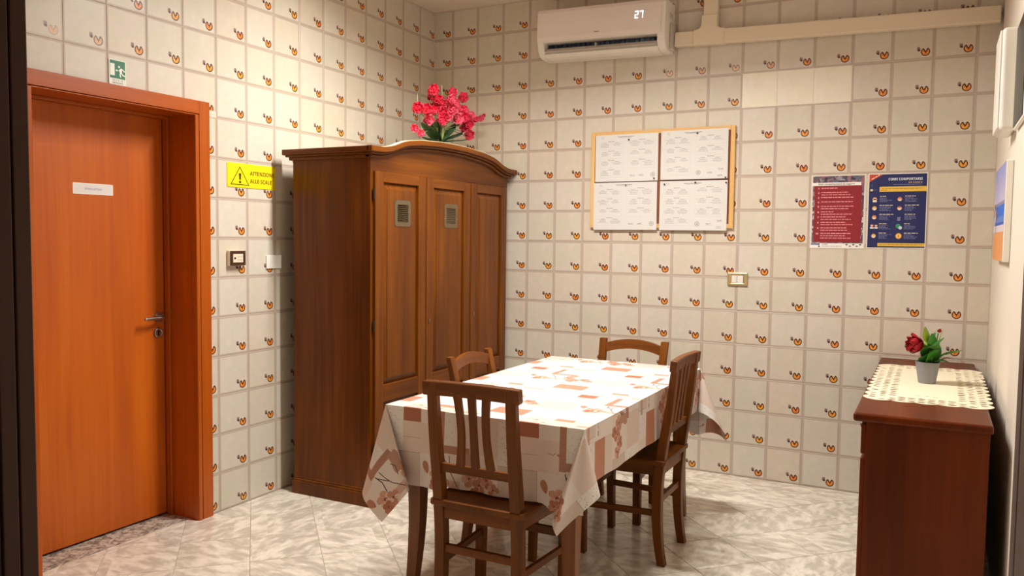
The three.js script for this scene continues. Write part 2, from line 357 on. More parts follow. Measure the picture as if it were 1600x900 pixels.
// ---------------------------------------------------------------- orange door in the left wall
{
  const d = new THREE.Group(); d.name = 'door_1'; d.userData.kind = 'structure'; d.position.set(-0.2, 0, DOOR.z0); scene.add(d);
  part('door_leaf', uvBox(box(-0.245, 0.012, DOOR.z0 + 0.012, -0.2, DOOR.y - 0.012, DOOR.z1 - 0.012, 0.003), 'y', 0.13), M.doorWood, d);
  const hy = 1.006, hz = 2.176, hx = -0.2;
  const rose = cyl(0.026, 0.027, 0.009, 28).rotateZ(PI / 2).translate(hx + 0.0045, hy, hz);
  const lever = tube([V3(hx, hy, hz), V3(hx + 0.03, hy, hz), V3(hx + 0.046, hy, hz + 0.012), V3(hx + 0.048, hy, hz + 0.05), V3(hx + 0.048, hy, hz + 0.108)], 0.0085, 28, 12);
  const tip = new THREE.SphereGeometry(0.0085, 12, 8).translate(hx + 0.048, hy, hz + 0.108);
  const h = part('door_handle', merge([lever, tip, cyl(0.012, 0.012, 0.03, 16).rotateZ(PI / 2).translate(hx + 0.02, hy, hz)]), M.steel, d);
  sub('rose', rose, M.steel, d, h);
  const ey = 0.929, ez = 2.181;
  const e = part('keyhole_plate', merge([cyl(0.025, 0.026, 0.007, 28).rotateZ(PI / 2).translate(hx + 0.0035, ey, ez), new THREE.TorusGeometry(0.02, 0.003, 8, 28).rotateY(PI / 2).translate(hx + 0.008, ey, ez)]), M.steel, d);
  sub('keyhole', merge([cyl(0.0062, 0.0062, 0.003, 14).rotateZ(PI / 2).translate(hx + 0.0075, ey + 0.007, ez), box(hx + 0.006, ey - 0.014, ez - 0.004, hx + 0.009, ey + 0.006, ez + 0.004, 0.001)]), M.dark, d, e);

  const f = new THREE.Group(); f.name = 'trim_1'; f.userData.kind = 'structure'; f.position.set(0, 0, DOOR.z0); scene.add(f);
  // architrave on the room side: flat board, groove, inner bead
  const za = 2.04, zb = 2.104, zc = 2.1075, zd = DOOR.z0 + 0.002, yt = 2.062, y2 = yt - (zb - za), y3 = yt - (zc - za), y4 = DOOR.y - 0.002;
  const zA = DOOR.z1 + (DOOR.z0 - za), zB = DOOR.z1 + (DOOR.z0 - zb), zC = DOOR.z1 + (DOOR.z0 - zc), zD = DOOR.z1 - 0.002;
  part('architrave', merge([uvBox(box(0, 0, za, 0.02, yt, zb, 0.003), 'y', 0.1), uvBox(box(0, 0, zB, 0.02, yt, zA, 0.003), 'y', 0.3), uvBox(box(0, y2, zb - 0.001, 0.02, yt, zB + 0.001, 0.003), 'z', 0.2),
    uvBox(box(0, 0, zb - 0.001, 0.012, y2, zc + 0.001, 0.001), 'y')]), M.doorTrim, f);
  part('bead', merge([uvBox(box(-0.01, 0, zc, 0.022, y3, zd, 0.005, 2), 'y', 0.5), uvBox(box(-0.01, 0, zD, 0.022, y3, zC, 0.005, 2), 'y', 0.6), uvBox(box(-0.01, y4, zd - 0.004, 0.022, y3, zD + 0.004, 0.005, 2), 'z', 0.7)]), M.doorTrim, f);
  part('door_lining', merge([uvBox(box(-0.255, 0, DOOR.z0 - 0.024, -0.001, DOOR.y + 0.02, DOOR.z0, 0.001), 'y', 0.15), uvBox(box(-0.255, 0, DOOR.z1, -0.001, DOOR.y + 0.02, DOOR.z1 + 0.024, 0.001), 'y', 0.25),
    uvBox(box(-0.255, DOOR.y, DOOR.z0, -0.001, DOOR.y + 0.022, DOOR.z1, 0.001), 'z', 0.35)]), M.doorTrim, f);
  part('door_stop', merge([uvBox(box(-0.198, 0, DOOR.z0 - 0.001, -0.162, DOOR.y, DOOR.z0 + 0.014, 0.004), 'y'), uvBox(box(-0.198, 0, DOOR.z1 - 0.014, -0.162, DOOR.y, DOOR.z1 + 0.001, 0.004), 'y'),
    uvBox(box(-0.198, DOOR.y - 0.014, DOOR.z0 + 0.013, -0.162, DOOR.y + 0.001, DOOR.z1 - 0.013, 0.004), 'z')]), M.doorTrim, f);
  const gA = hex(0x746a60), gB = hex(0xb0a496), gC = hex(0xd2c6b8);
  const granite = std({ map: dataTex(256, 256, (u, v) => { const n = 0.55 * fbm(u * 46, v * 46, 46, 46, 301, 2) + 0.45 * fbm(u * 18, v * 18, 18, 18, 311, 2); const t = Math.max(0, Math.min(1, (n - 0.32) * 2.8)); return t < 0.5 ? lerp3(gA, gB, t * 2) : lerp3(gB, gC, t * 2 - 1); }, true, 2.2, 2.2), roughness: 0.4 });
  struct('trim_2', uvBox(box(-0.26, -0.02, DOOR.z0 + 0.001, -0.0565, 0.002, DOOR.z1 - 0.001, 0.001)), granite);
}
// dark doorway frame around the camera's view
{
  const f = new THREE.Group(); f.name = 'trim_3'; f.userData.kind = 'structure'; f.position.set((WAY.x0 + WAY.x1) / 2, 0, WAY.z0); scene.add(f);
  for (const [s, x] of [[1, WAY.x0], [-1, WAY.x1]]) {
    const b = (a0, z0, a1, z1, y1) => { const xs = [x + s * a0, x + s * a1].sort((p, q) => p - q); return uvBox(box(xs[0], 0, z0, xs[1], y1, z1, 0.0025), 'y', x); };
    part('door_lining', merge([b(-0.02, WAY.z0 + 0.006, -0.003, WAY.z1, WAY.y + 0.02), b(-0.01, WAY.z0 + 0.007, 0, WAY.z0 + 0.0265, WAY.y), b(-0.01, WAY.z0 + 0.0295, 0, WAY.z1, WAY.y)]), M.jamb, f);
    part('architrave', merge([b(-0.075, WAY.z0 - 0.014, -0.001, WAY.z0 + 0.006, WAY.y + 0.075)]), M.jamb, f);
  }
  part('head_lining', merge([uvBox(box(WAY.x0, WAY.y, WAY.z0 + 0.006, WAY.x1, WAY.y + 0.02, WAY.z1, 0.002), 'x'), uvBox(box(WAY.x0 - 0.075, WAY.y, WAY.z0 - 0.014, WAY.x1 + 0.075, WAY.y + 0.075, WAY.z0 + 0.006, 0.002), 'x')]), M.jamb, f);
}

// ---------------------------------------------------------------- wardrobe
{
  const t = thing('wardrobe', 'tall brown wooden three-door wardrobe with an arched cornice and metal vents', 'wardrobe', [0.36, 0, 0.8]);
  const X0 = 0.1, XF = 0.62, Z0 = 0.05, Z1 = 1.545, TOP = 1.83;
  const g = (b, grain, off) => uvBox(b, grain, off);
  part('side_panel', g(box(X0, 0.085, Z1 - 0.022, XF - 0.0245, TOP, Z1, 0.002), 'y', 0.41), M.robe, t);
  part('side_panel', g(box(X0, 0.085, Z0, XF - 0.0245, TOP, Z0 + 0.022, 0.002), 'y', 0.9), M.robe, t);
  part('back_panel', g(box(X0, 0.085, Z0 + 0.022, X0 + 0.01, TOP, Z1 - 0.022, 0), 'y'), M.robe, t);
  part('top_panel', g(box(X0, TOP, Z0, XF - 0.01, TOP + 0.016, Z1, 0.002), 'z'), M.paleWood, t);
  part('plinth', merge([g(box(X0 - 0.004, 0, Z0 - 0.016, XF + 0.018, 0.072, Z1 + 0.016, 0.004), 'z', 0.2), g(box(X0, 0.07, Z0 - 0.01, XF + 0.012, 0.084, Z1 + 0.01, 0.006, 2), 'z', 0.6), g(box(X0, 0.083, Z0 - 0.004, XF + 0.006, 0.095, Z1 + 0.005, 0.005, 2), 'z', 0.8)]), M.robe, t);
  // front frame: end stiles and arched frieze
  const AQ = [0, 0.15, 0.35, 0.44, 0.5, 0.55, 0.59, 0.64, 0.69, 0.75, 2], AY = [1.9625, 1.961, 1.949, 1.938, 1.928, 1.913, 1.898, 1.886, 1.8785, 1.8765, 1.8765];
  const topY = (z) => { const q = Math.abs(z - 0.8); let k = 1; while (AQ[k] < q) k++; const t = (q - AQ[k - 1]) / (AQ[k] - AQ[k - 1]); return AY[k - 1] + (AY[k] - AY[k - 1]) * t; };
  // smoothed ogee ends
  const arch = (z) => { let s = 0, n = 0; for (let k = -4; k <= 4; k++) { s += topY(z + k * 0.006); n++; } return s / n; };
  const curve = (off, za, zb, n = 84) => Array.from({ length: n + 1 }, (_, k) => { const z = za + (zb - za) * k / n; return [z, arch(z) - off]; });
  const slab = (upper, lower, xa, xb, bev = 0.003) => {
    const s = new THREE.Shape();
    upper.forEach(([z, y], k) => (k ? s.lineTo(z, y) : s.moveTo(z, y)));
    lower.slice().reverse().forEach(([z, y]) => s.lineTo(z, y));
    const e = new THREE.ExtrudeGeometry(s, { depth: xb - xa - 2 * bev, bevelEnabled: bev > 0, bevelSize: bev, bevelThickness: bev, bevelSegments: 1, bevelOffset: -bev });
    return e.translate(0, 0, bev).rotateY(-PI / 2).scale(-1, 1, 1).translate(xa, 0, 0);
  };
  const flip = (e) => { const q = flat(e), p = q.attributes.position; for (let i = 0; i < p.count; i += 3) for (let c = 0; c < 3; c++) { const a = p.array[(i + 1) * 3 + c]; p.array[(i + 1) * 3 + c] = p.array[(i + 2) * 3 + c]; p.array[(i + 2) * 3 + c] = a; } q.computeVertexNormals(); return q; };
  const band = (o0, o1, za, zb, xa, xb, bev, off) => g(flip(slab(curve(o0, za, zb), curve(o1, za, zb), xa, xb, bev)), 'z', off);
  part('front_frame', merge([g(box(XF - 0.024, 0.095, Z1 - 0.022, XF, 1.757, Z1, 0.002), 'y', 0.33), g(box(XF - 0.024, 0.095, Z0, XF, 1.757, Z0 + 0.036, 0.002), 'y', 0.53),
    g(flip(slab(curve(0.03, Z0, Z1), [[Z0, 1.757], [Z1, 1.757]], XF - 0.024, XF, 0.001)), 'z', 0.7), g(box(XF - 0.022, 0.096, Z0 + 0.036, XF - 0.001, 0.108, Z1 - 0.022, 0.001), 'z', 0.1)]), M.robe, t);
  const cor = part('cornice', merge([
    band(0, 0.03, Z0 - 0.05, Z1 + 0.055, XF + 0.016, XF + 0.052, 0.004, 0.3),
    band(0.0285, 0.04, Z0 - 0.035, Z1 + 0.04, XF - 0.02, XF + 0.038, 0.003, 0.4),
    band(0.039, 0.056, Z0 - 0.02, Z1 + 0.022, XF - 0.02, XF + 0.022, 0.006, 0.5),
    ...[[Z1, 1], [Z0, -1]].flatMap(([z, s]) => [[0.0, 0.03, 0.055], [0.0285, 0.04, 0.04], [0.039, 0.056, 0.022]].map(([a, b, d]) => g(box(X0 - 0.03 + (0.055 - d) * 0.6, 1.8765 - b, Math.min(z - s * 0.02, z + s * d), XF + (d < 0.05 ? 0.01 : 0.03), 1.8765 - a, Math.max(z - s * 0.02, z + s * d), 0.004), 'x', 0.77)))]), M.robe, t);
  sub('cornice_edge', flip(slab(curve(-0.0022, Z0 + 0.03, Z1 - 0.03), curve(0.002, Z0 + 0.03, Z1 - 0.03), XF + 0.016, XF + 0.047, 0)), M.paleWood, t, cor);
  // doors
  const raised = (za, zb, ya, yb, x, slope, lift, cut) => {     // fielded panel: sloped border up to a flat field
    const P = [], q = (a, b, c, d) => { for (const k of [a, b, c, a, c, d]) P.push(...k); };
    const o = [[x, ya, zb], [x, ya, za], [x, yb, za], [x, yb, zb]];
    const i = [[x + lift, ya + slope, zb - slope], [x + lift, ya + slope, za + slope], [x + lift, yb - slope, za + slope], [x + lift, yb - slope, zb - slope]];
    const r = i.map(([a, b, c]) => [a + 0.003, b, c]);
    if (!cut) q(...r); else {
      const c = [[r[0][0], cut[2], cut[1]], [r[0][0], cut[2], cut[0]], [r[0][0], cut[3], cut[0]], [r[0][0], cut[3], cut[1]]];
      for (let k = 0; k < 4; k++) { const j = (k + 1) % 4; q(r[k], r[j], c[j], c[k]); q(c[k], c[j], c[j].map((v, n) => v - (n ? 0 : 0.02)), c[k].map((v, n) => v - (n ? 0 : 0.02))); }
    }
    for (let k = 0; k < 4; k++) { const j = (k + 1) % 4; q(o[k], o[j], i[j], i[k]); q(i[k], i[j], r[j], r[k]); }
    const e = new THREE.BufferGeometry(); e.setAttribute('position', new THREE.Float32BufferAttribute(P, 3)); e.computeVertexNormals(); return e;
  };
  const doors = [[1.0565, 1.526, true, 0.1], [0.563, 1.0485, true, 0.45], [0.088, 0.547, false, 0.8]];
  for (const [za, zb, vent, off] of doors) {
    const xb = XF - 0.004, xf = XF + 0.018, st = 0.072, y0 = 0.106, y1 = 1.755;
    const bars = [[y0, y0 + 0.08], [0.54, 0.633], [1.7, y1]];
    const d = part('door', merge([g(box(xb, y0, za, xf, y1, za + st, 0.004, 2), 'y', off), g(box(xb, y0, zb - st, xf, y1, zb, 0.004, 2), 'y', off + 0.2),
      ...bars.map(([a, b], k) => g(box(xb, a, za + st - 0.001, xf - 0.0006, b, zb - st + 0.001, 0.004, 2), 'z', off + k * 0.3)), g(box(xb, y0 + 0.02, za + 0.02, xb + 0.003, vent ? 1.49 : y1 - 0.02, zb - 0.02, 0), 'y'), ...(vent ? [g(box(xb, 1.6, za + 0.02, xb + 0.003, y1 - 0.02, zb - 0.02, 0), 'y'), g(box(xb, 1.489, za + 0.02, xb + 0.003, 1.601, za + 0.168, 0), 'y'), g(box(xb, 1.489, za + 0.284, xb + 0.003, 1.601, zb - 0.02, 0), 'y')] : [])]), M.robe, t);
    sub('upper_panel', g(raised(za + st - 0.001, zb - st + 0.001, 0.632, 1.701, xb + 0.004, 0.034, 0.0125, vent && [za + 0.17, za + 0.282, 1.492, 1.598]), 'y', off + 0.11), M.robe, t, d);
    sub('lower_panel', g(raised(za + st - 0.001, zb - st + 0.001, y0 + 0.079, 0.541, xb + 0.004, 0.034, 0.0125), 'y', off + 0.37), M.robe, t, d);
    const kz = zb - 0.03, ky = 0.945;
    if (!(off < 0.2)) sub('keyhole_plate', merge([cyl(0.009, 0.009, 0.004, 14).rotateZ(PI / 2).translate(xf + 0.0015, ky, kz), box(xf - 0.001, ky - 0.022, kz - 0.0055, xf + 0.003, ky + 0.002, kz + 0.0055, 0.001)]), M.brass, t, d);
    if (vent) {
      const zm = za + 0.226, zw = 0.073, ya = 1.474, yb = 1.614, xv = xb + 0.0175;
      const s = new THREE.Shape(), rr = 0.018, w = zw, hh = (yb - ya) / 2;
      s.moveTo(-w + rr, -hh); s.lineTo(w - rr, -hh); s.quadraticCurveTo(w, -hh, w, -hh + rr); s.lineTo(w, hh - rr); s.quadraticCurveTo(w, hh, w - rr, hh); s.lineTo(-w + rr, hh); s.quadraticCurveTo(-w, hh, -w, hh - rr); s.lineTo(-w, -hh + rr); s.quadraticCurveTo(-w, -hh, -w + rr, -hh);
      const hole = new THREE.Path(); hole.moveTo(-w + 0.022, -hh + 0.02); hole.lineTo(-w + 0.022, hh - 0.022); hole.lineTo(w - 0.022, hh - 0.022); hole.lineTo(w - 0.022, -hh + 0.02); hole.closePath(); s.holes.push(hole);
      const rim = new THREE.ExtrudeGeometry(s, { depth: 0.003, bevelEnabled: true, bevelSize: 0.002, bevelThickness: 0.002, bevelSegments: 2, curveSegments: 6 }).rotateY(PI / 2).translate(xv, (ya + yb) / 2, zm);
      const slats = [];
      for (let k = 0; k < 10; k++) slats.push(box(-0.0008, -0.0034, -w + 0.021, 0.0008, 0.003, w - 0.021, 0.0004).rotateZ(0.5).translate(xv + 0.003, ya + 0.025 + k * 0.0102, zm));
      const rivets = [-1, 1].map((q) => new THREE.SphereGeometry(0.0035, 10, 6).translate(xv + 0.005, (ya + yb) / 2, zm + q * (w - 0.01)));
      sub('vent_grille', merge([rim, ...slats, ...rivets]), M.brass, t, d);
    }
    if (off < 0.2) for (const hyy of [0.3, 0.955, 1.64]) sub('hinge', cyl(0.005, 0.005, 0.055, 10).translate(xf - 0.006, hyy, zb + 0.005), M.dark, t, d);
  }
}

// ---------------------------------------------------------------- flowers on the wardrobe
function petalSheet(len, wid, cup, ruffle, seed, nu = 5, nv = 5) {   // one petal, root at the origin, pointing +y, opening to +z
  const P = [], I = [], r = rng(seed), ph = r() * 6;
  for (let j = 0; j <= nv; j++) for (let i = 0; i <= nu; i++) {
    const v = j / nv, u = i / nu * 2 - 1;
    const w = wid * Math.pow(Math.sin(Math.min(1, v * 0.86 + 0.1) * PI), 0.6) * 0.5;
    P.push(u * w, len * (v - 0.12 * u * u * v), cup * v * v * len + ruffle * Math.sin(u * 5 + ph) * v * v + Math.abs(u) * 0.12 * len * v);
  }
  for (let j = 0; j < nv; j++) for (let i = 0; i < nu; i++) { const a = j * (nu + 1) + i, b = a + 1, c = a + nu + 1, d = c + 1; I.push(a, b, d, a, d, c); }
  const g = new THREE.BufferGeometry(); g.setAttribute('position', new THREE.Float32BufferAttribute(P, 3)); g.setIndex(I); g.computeVertexNormals();
  return g;
}
function leafSheet(pts, wid, fold = 0.25, n = 12) {   // leaf along a curve
  const c = new THREE.CatmullRomCurve3(pts), P = [], I = [];
  for (let j = 0; j <= n; j++) {
    const t = j / n, p = c.getPoint(t), d = c.getTangent(t), side = V3(0, 1, 0).cross(d); if (side.lengthSq() < 1e-4) side.set(1, 0, 0); side.normalize();
    const up = d.clone().cross(side).normalize(), w = wid * 0.5 * Math.pow(Math.sin(PI * Math.min(0.985, 0.12 + t * 0.87)), 0.7);
    for (let i = -2; i <= 2; i++) { const k = i / 2; const q = p.clone().addScaledVector(side, k * w).addScaledVector(up, Math.abs(k) * w * fold); P.push(q.x, q.y, q.z); }
  }
  for (let j = 0; j < n; j++) for (let i = 0; i < 4; i++) { const a = j * 5 + i; I.push(a, a + 1, a + 6, a, a + 6, a + 5); }
  const g = new THREE.BufferGeometry(); g.setAttribute('position', new THREE.Float32BufferAttribute(P, 3)); g.setIndex(I); g.computeVertexNormals();
  return g;
}
const noUV = (list) => mergeGeometries(list.map((g) => { const f = flat(g); f.deleteAttribute('uv'); return f; }));
const leafMat = (c) => phy({ color: c, roughness: 0.55, side: THREE.DoubleSide, transmission: 0.1, thickness: 0 });
{
  const B = V3(0.5, 1.846, 0.716);
  const t = thing('flower_arrangement', 'bunch of bright pink artificial flowers with dark leaves on top of the wardrobe', 'flowers', [B.x, B.y, B.z]);
  part('pot', lathe([[0.0, 0], [0.036, 0], [0.04, 0.004], [0.05, 0.1], [0.053, 0.105], [0.049, 0.108], [0.04, 0.1], [0.0, 0.098]], 24).translate(B.x, B.y, B.z), std({ color: 0x9aa88a, roughness: 0.5 }), t);
  part('stem_foot', noUV([0, 1, 2, 3, 4, 5].map((k) => tube([V3(B.x + Math.cos(k) * 0.012, B.y + 0.09, B.z + Math.sin(k) * 0.018), V3(B.x + Math.cos(k) * 0.016, B.y + 0.15, B.z + Math.sin(k) * 0.024), V3(B.x + Math.cos(k) * 0.03, B.y + 0.23, B.z + Math.sin(k) * 0.05)], 0.006, 8, 6))), std({ color: 0x9fae6a, roughness: 0.6 }), t);
  const pinks = [0xfa3e68, 0xff5278, 0xf03058, 0xff6a8a].map((c) => phy({ color: c, roughness: 0.7, side: THREE.DoubleSide, transmission: 0.15, thickness: 0, sheen: 0.3, sheenColor: 0xff9aa8 }));
  const blooms = [1, 2, 3, 4].map((s) => {
    const r = rng(s * 17), L = [];
    for (let k = 0; k < 5; k++) L.push(petalSheet(0.036, 0.04, 0.25, 0.006, s * 31 + k).rotateX(0.55 + r() * 0.35).rotateZ(k * 2 * PI / 5 + r() * 0.3));
    for (let k = 0; k < 5; k++) L.push(petalSheet(0.025, 0.03, 0.5, 0.006, s * 41 + k).rotateX(0.95 + r() * 0.4).rotateZ((k + 0.5) * 2 * PI / 5 + r() * 0.4));
    for (let k = 0; k < 3; k++) L.push(petalSheet(0.016, 0.02, 0.6, 0.004, s * 51 + k).rotateX(1.2 + r() * 0.3).rotateZ(k * 2.1 + r()));
    return noUV(L);
  });
  const P = [[0.548, 2.277, 0.863], [0.5, 2.24, 0.805], [0.536, 2.227, 0.79], [0.548, 2.247, 0.682], [0.5, 2.308, 0.664], [0.536, 2.235, 0.597], [0.476, 2.268, 0.55], [0.524, 2.154, 0.982], [0.548, 2.143, 0.937], [0.536, 2.156, 0.851], [0.5, 2.202, 0.694], [0.548, 2.158, 0.745], [0.56, 2.144, 0.716], [0.524, 2.102, 0.885], [0.548, 2.107, 0.776], [0.536, 2.15, 0.587], [0.5, 2.208, 0.469], [0.536, 2.17, 0.502], [0.512, 2.188, 0.383], [0.536, 2.138, 0.441], [0.476, 2.187, 0.267], [0.464, 2.211, 0.162], [0.452, 2.244, 0.115], [0.5, 2.105, 0.433], [0.488, 2.086, 0.377], [0.536, 2.035, 1.027], [0.548, 2.01, 0.994], [0.548, 2.194, 0.64], [0.512, 2.197, 0.776], [0.476, 2.239, 0.6]];
  P[4] = [0.5, 2.308, 0.564]; P[6] = [0.476, 2.298, 0.413]; P[22] = [0.452, 2.244, 0.099];
  const r = rng(5);
  P.forEach(([x, y, z], k) => {
    const m = mesh('blossom', blooms[k % 4], pinks[Math.floor(r() * 4)], t);
    m.position.set(x - B.x, y - B.y, z - B.z);
    const out = V3(0.75 + r() * 0.3, (y - 2.12) * 1.6 + (r() - 0.5) * 0.7, (z - 0.68) * 0.9 + 0.75 + (r() - 0.5) * 0.8).normalize();
    m.quaternion.setFromUnitVectors(V3(0, 0, 1), out);
    m.rotateZ(r() * 6);
    const s = k === 22 ? 0.6 : k === 25 || k === 26 || k === 21 || k === 20 ? 1.05 : 1.3 + r() * 0.35; m.scale.set(s, s, s);
  });
  const st = [];
  for (const [x, y, z] of P) st.push(tube([V3(B.x, B.y + 0.2, B.z), V3((B.x + x) / 2, B.y + 0.19 + (y - B.y - 0.14) * 0.45, (B.z + z) / 2), V3(x - 0.01, y - 0.012, z)], 0.0022, 8, 5).translate(-B.x, -B.y, -B.z));
  mesh('stems', noUV(st), std({ color: 0x7f8f55, roughness: 0.6 }), t).name = 'stem';
  const wisp = [];
  for (const [x, y, z] of [[0.5, 2.34, 0.688], [0.49, 2.37, 0.5], [0.5, 2.25, 0.947]]) wisp.push(tube([V3(B.x, B.y + 0.3, B.z), V3(x, y - 0.08, z - 0.01), V3(x, y, z)], 0.0016, 8, 5).translate(-B.x, -B.y, -B.z));
  mesh('wisp', noUV(wisp), std({ color: 0xc9b98a, roughness: 0.7 }), t);
  const dk = [leafMat(0x2f5a2c), leafMat(0x1d3f26), leafMat(0x274d28)];
  const rt = V3(0.5, 2.0, 0.716);
  [[V3(0.53, 2.05, 0.84), V3(0.53, 2.083, 0.945), 0.085, 0], [V3(0.5, 2.07, 0.75), V3(0.51, 2.118, 0.765), 0.07, 2], [V3(0.5, 2.08, 0.61), V3(0.5, 2.13, 0.53), 0.08, 2], [V3(0.51, 2.055, 0.56), V3(0.5, 2.09, 0.44), 0.075, 1], [V3(0.53, 2.02, 0.58), V3(0.54, 2.04, 0.44), 0.065, 1], [V3(0.53, 2.0, 0.83), V3(0.53, 2.0, 0.94), 0.065, 1]].forEach(([m, e, w, c]) => mesh('leaf', leafSheet([rt, m, e].map((q) => q.clone().sub(B)), w, -0.25), dk[c], t));
}

// ---------------------------------------------------------------- chairs
function postGeo(pts, width) {       // pts [y, z centre, depth]; extruded across x
  const s = new THREE.Shape();
  const c = new THREE.SplineCurve(pts.map(([y, z]) => new THREE.Vector2(z, y))), d = new THREE.SplineCurve(pts.map(([y, , t]) => new THREE.Vector2(t, y)));
  const N = 22, A = [], B = [];
  for (let k = 0; k <= N; k++) { const p = c.getPoint(k / N), t = d.getPoint(k / N).x / 2; A.push([p.x - t, p.y]); B.push([p.x + t, p.y]); }
  A.forEach(([x, y], k) => (k ? s.lineTo(x, y) : s.moveTo(x, y))); B.reverse().forEach(([x, y]) => s.lineTo(x, y));
  const b = 0.003;
  return new THREE.ExtrudeGeometry(s, { depth: width - 2 * b, bevelEnabled: true, bevelSize: b, bevelThickness: b, bevelOffset: -b, bevelSegments: 2 }).translate(0, 0, -width / 2 + b).rotateY(-PI / 2);
}
const mirrorShape = (f) => f;
function makeChair(name, label, arched, group) {
  const t = thing(name, label, 'chair', [0, 0, 0], 0, group);
  const w = M.chair, lean = arched ? 0.075 : 0.043, top = arched ? 0.868 : 0.9;
  const zr = -0.183;
  const prof = [[0, zr, 0.034], [0.1, zr + 0.016, 0.037], [0.23, zr + 0.025, 0.042], [0.36, zr + 0.023, 0.042], [0.5, zr + 0.008, 0.04], [0.7, zr - lean * 0.5, 0.034], [top, zr - lean, 0.025]];
  const zAt = (y) => { for (let k = 1; k < prof.length; k++) if (y <= prof[k][0]) { const a = prof[k - 1], b = prof[k], q = (y - a[0]) / (b[0] - a[0]); return a[1] + (b[1] - a[1]) * q; } return zr - lean; };
  const px = arched ? 0.152 : 0.158;
  for (const s of [-1, 1]) {
    const p = postGeo(prof, 0.04);
    if (arched) p.applyMatrix4(new THREE.Matrix4().makeShear(0, 0, s * 0.028, 0, 0, 0));   // posts spread a little towards the top
    mesh('back_post', uvBox(p.translate(s * px, 0, 0), 'y', 0.2 + s * 0.1), w, t);
    mesh('front_leg', uvBox(postGeo([[0, 0.178, 0.03], [0.1, 0.18, 0.032], [0.25, 0.184, 0.037], [0.443, 0.184, 0.042]], 0.038).translate(s * 0.184, 0, 0), 'y', 0.5 + s * 0.1), w, t);
  }
  // seat board with rounded corners
  const sh = new THREE.Shape();
  sh.moveTo(-0.176, -0.196); sh.lineTo(0.176, -0.196); sh.quadraticCurveTo(0.19, -0.196, 0.192, -0.18); sh.lineTo(0.213, 0.19); sh.quadraticCurveTo(0.213, 0.22, 0.185, 0.222); sh.quadraticCurveTo(0, 0.232, -0.185, 0.222); sh.quadraticCurveTo(-0.213, 0.22, -0.213, 0.19); sh.lineTo(-0.192, -0.18); sh.quadraticCurveTo(-0.19, -0.196, -0.176, -0.196);
  mesh('seat', uvBox(new THREE.ExtrudeGeometry(sh, { depth: 0.012, bevelEnabled: true, bevelSize: 0.005, bevelThickness: 0.005, bevelOffset: -0.005, bevelSegments: 3, curveSegments: 8 }).translate(0, 0, 0.005).rotateX(PI / 2).translate(0, 0.466, 0), 'z', 0.3), w, t);
  mesh('seat_rail', uvBox(box(-px, 0.395, zr + 0.005, px, 0.445, zr + 0.024, 0.003), 'x', 0.1), w, t);
  mesh('seat_rail', uvBox(box(-0.17, 0.395, 0.178, 0.17, 0.445, 0.196, 0.003), 'x', 0.2), w, t);
  for (const s of [-1, 1]) {
    const a = Math.atan2(0.184 - px, 0.36), L = 0.35;
    mesh('seat_rail', uvBox(box(-0.009, 0.395, -L / 2, 0.009, 0.445, L / 2, 0.003), 'z', 0.4 + s * 0.1).rotateY(s * a).translate(s * (px + 0.186) / 2, 0, 0.005), w, t);
    mesh('stretcher', uvBox(box(-0.009, 0.213, -L / 2 - 0.005, 0.009, 0.24, L / 2, 0.003), 'z', 0.6 + s * 0.1).rotateY(s * a).translate(s * (px + 0.182) / 2, 0, 0.008), w, t);
  }
  mesh('stretcher', uvBox(box(-px, 0.266, zr + 0.014, px, 0.296, zr + 0.033, 0.003), 'x', 0.8), w, t);
  mesh('stretcher', uvBox(box(-0.178, 0.266, 0.173, 0.178, 0.3, 0.191, 0.003), 'x', 0.9), w, t);
  if (!arched) {
    // top rail overlapping the posts, slightly bowed, tilted with the posts
    const s = new THREE.Shape(); const n = 12, A = [], Bk = [];
    for (let k = 0; k <= n; k++) { const x = -0.193 + 0.386 * k / n, bow = 0.012 * (1 - Math.pow(x / 0.193, 2)); A.push([x, -bow]); Bk.push([x, -bow + 0.03]); }
    A.forEach(([x, y], k) => (k ? s.lineTo(x, y) : s.moveTo(x, y))); Bk.reverse().forEach(([x, y]) => s.lineTo(x, y));
    const e = new THREE.ExtrudeGeometry(s, { depth: 0.04, bevelEnabled: true, bevelSize: 0.006, bevelThickness: 0.006, bevelOffset: -0.006, bevelSegments: 3 }).rotateX(-PI / 2).rotateX(-0.1).translate(0, 0.862, zr - lean + 0.018);
    mesh('top_rail', uvBox(e, 'x', 0.15), w, t);
    mesh('lower_rail', uvBox(box(-px, 0.572, -0.009, px, 0.604, 0.009, 0.004, 2).translate(0, 0, zAt(0.588)), 'x', 0.35), w, t);
    for (const [c, b, m] of [[-0.06, 0.011, 0], [0.0, 0, 0.002], [0.06, -0.011, 0]]) {   // three slats, the outer two bowed towards the middle one
      const s2 = new THREE.Shape(), N = 14, L = [], R = [];
      for (let k = 0; k <= N; k++) { const q = k / N, y = 0.598 + q * 0.275, hw = 0.0165 - 0.0025 * Math.sin(PI * q), x = c + b * (Math.sin(PI * q) - 0.25 * (1 - q)); L.push([x - hw, y]); R.push([x + hw, y]); }
      L.forEach(([x, y], k) => (k ? s2.lineTo(x, y) : s2.moveTo(x, y))); R.reverse().forEach(([x, y]) => s2.lineTo(x, y));
      const g = new THREE.ExtrudeGeometry(s2, { depth: 0.01, bevelEnabled: true, bevelSize: 0.002, bevelThickness: 0.002, bevelOffset: -0.002, bevelSegments: 1 }).translate(0, -0.598, -0.005);
      const tilt = Math.atan2(zAt(0.598) - zAt(0.87), 0.275);
      mesh('slat', uvBox(g.rotateX(-tilt).translate(0, 0.598, zAt(0.598)), 'y', c + 0.4), w, t);
    }
  } else {
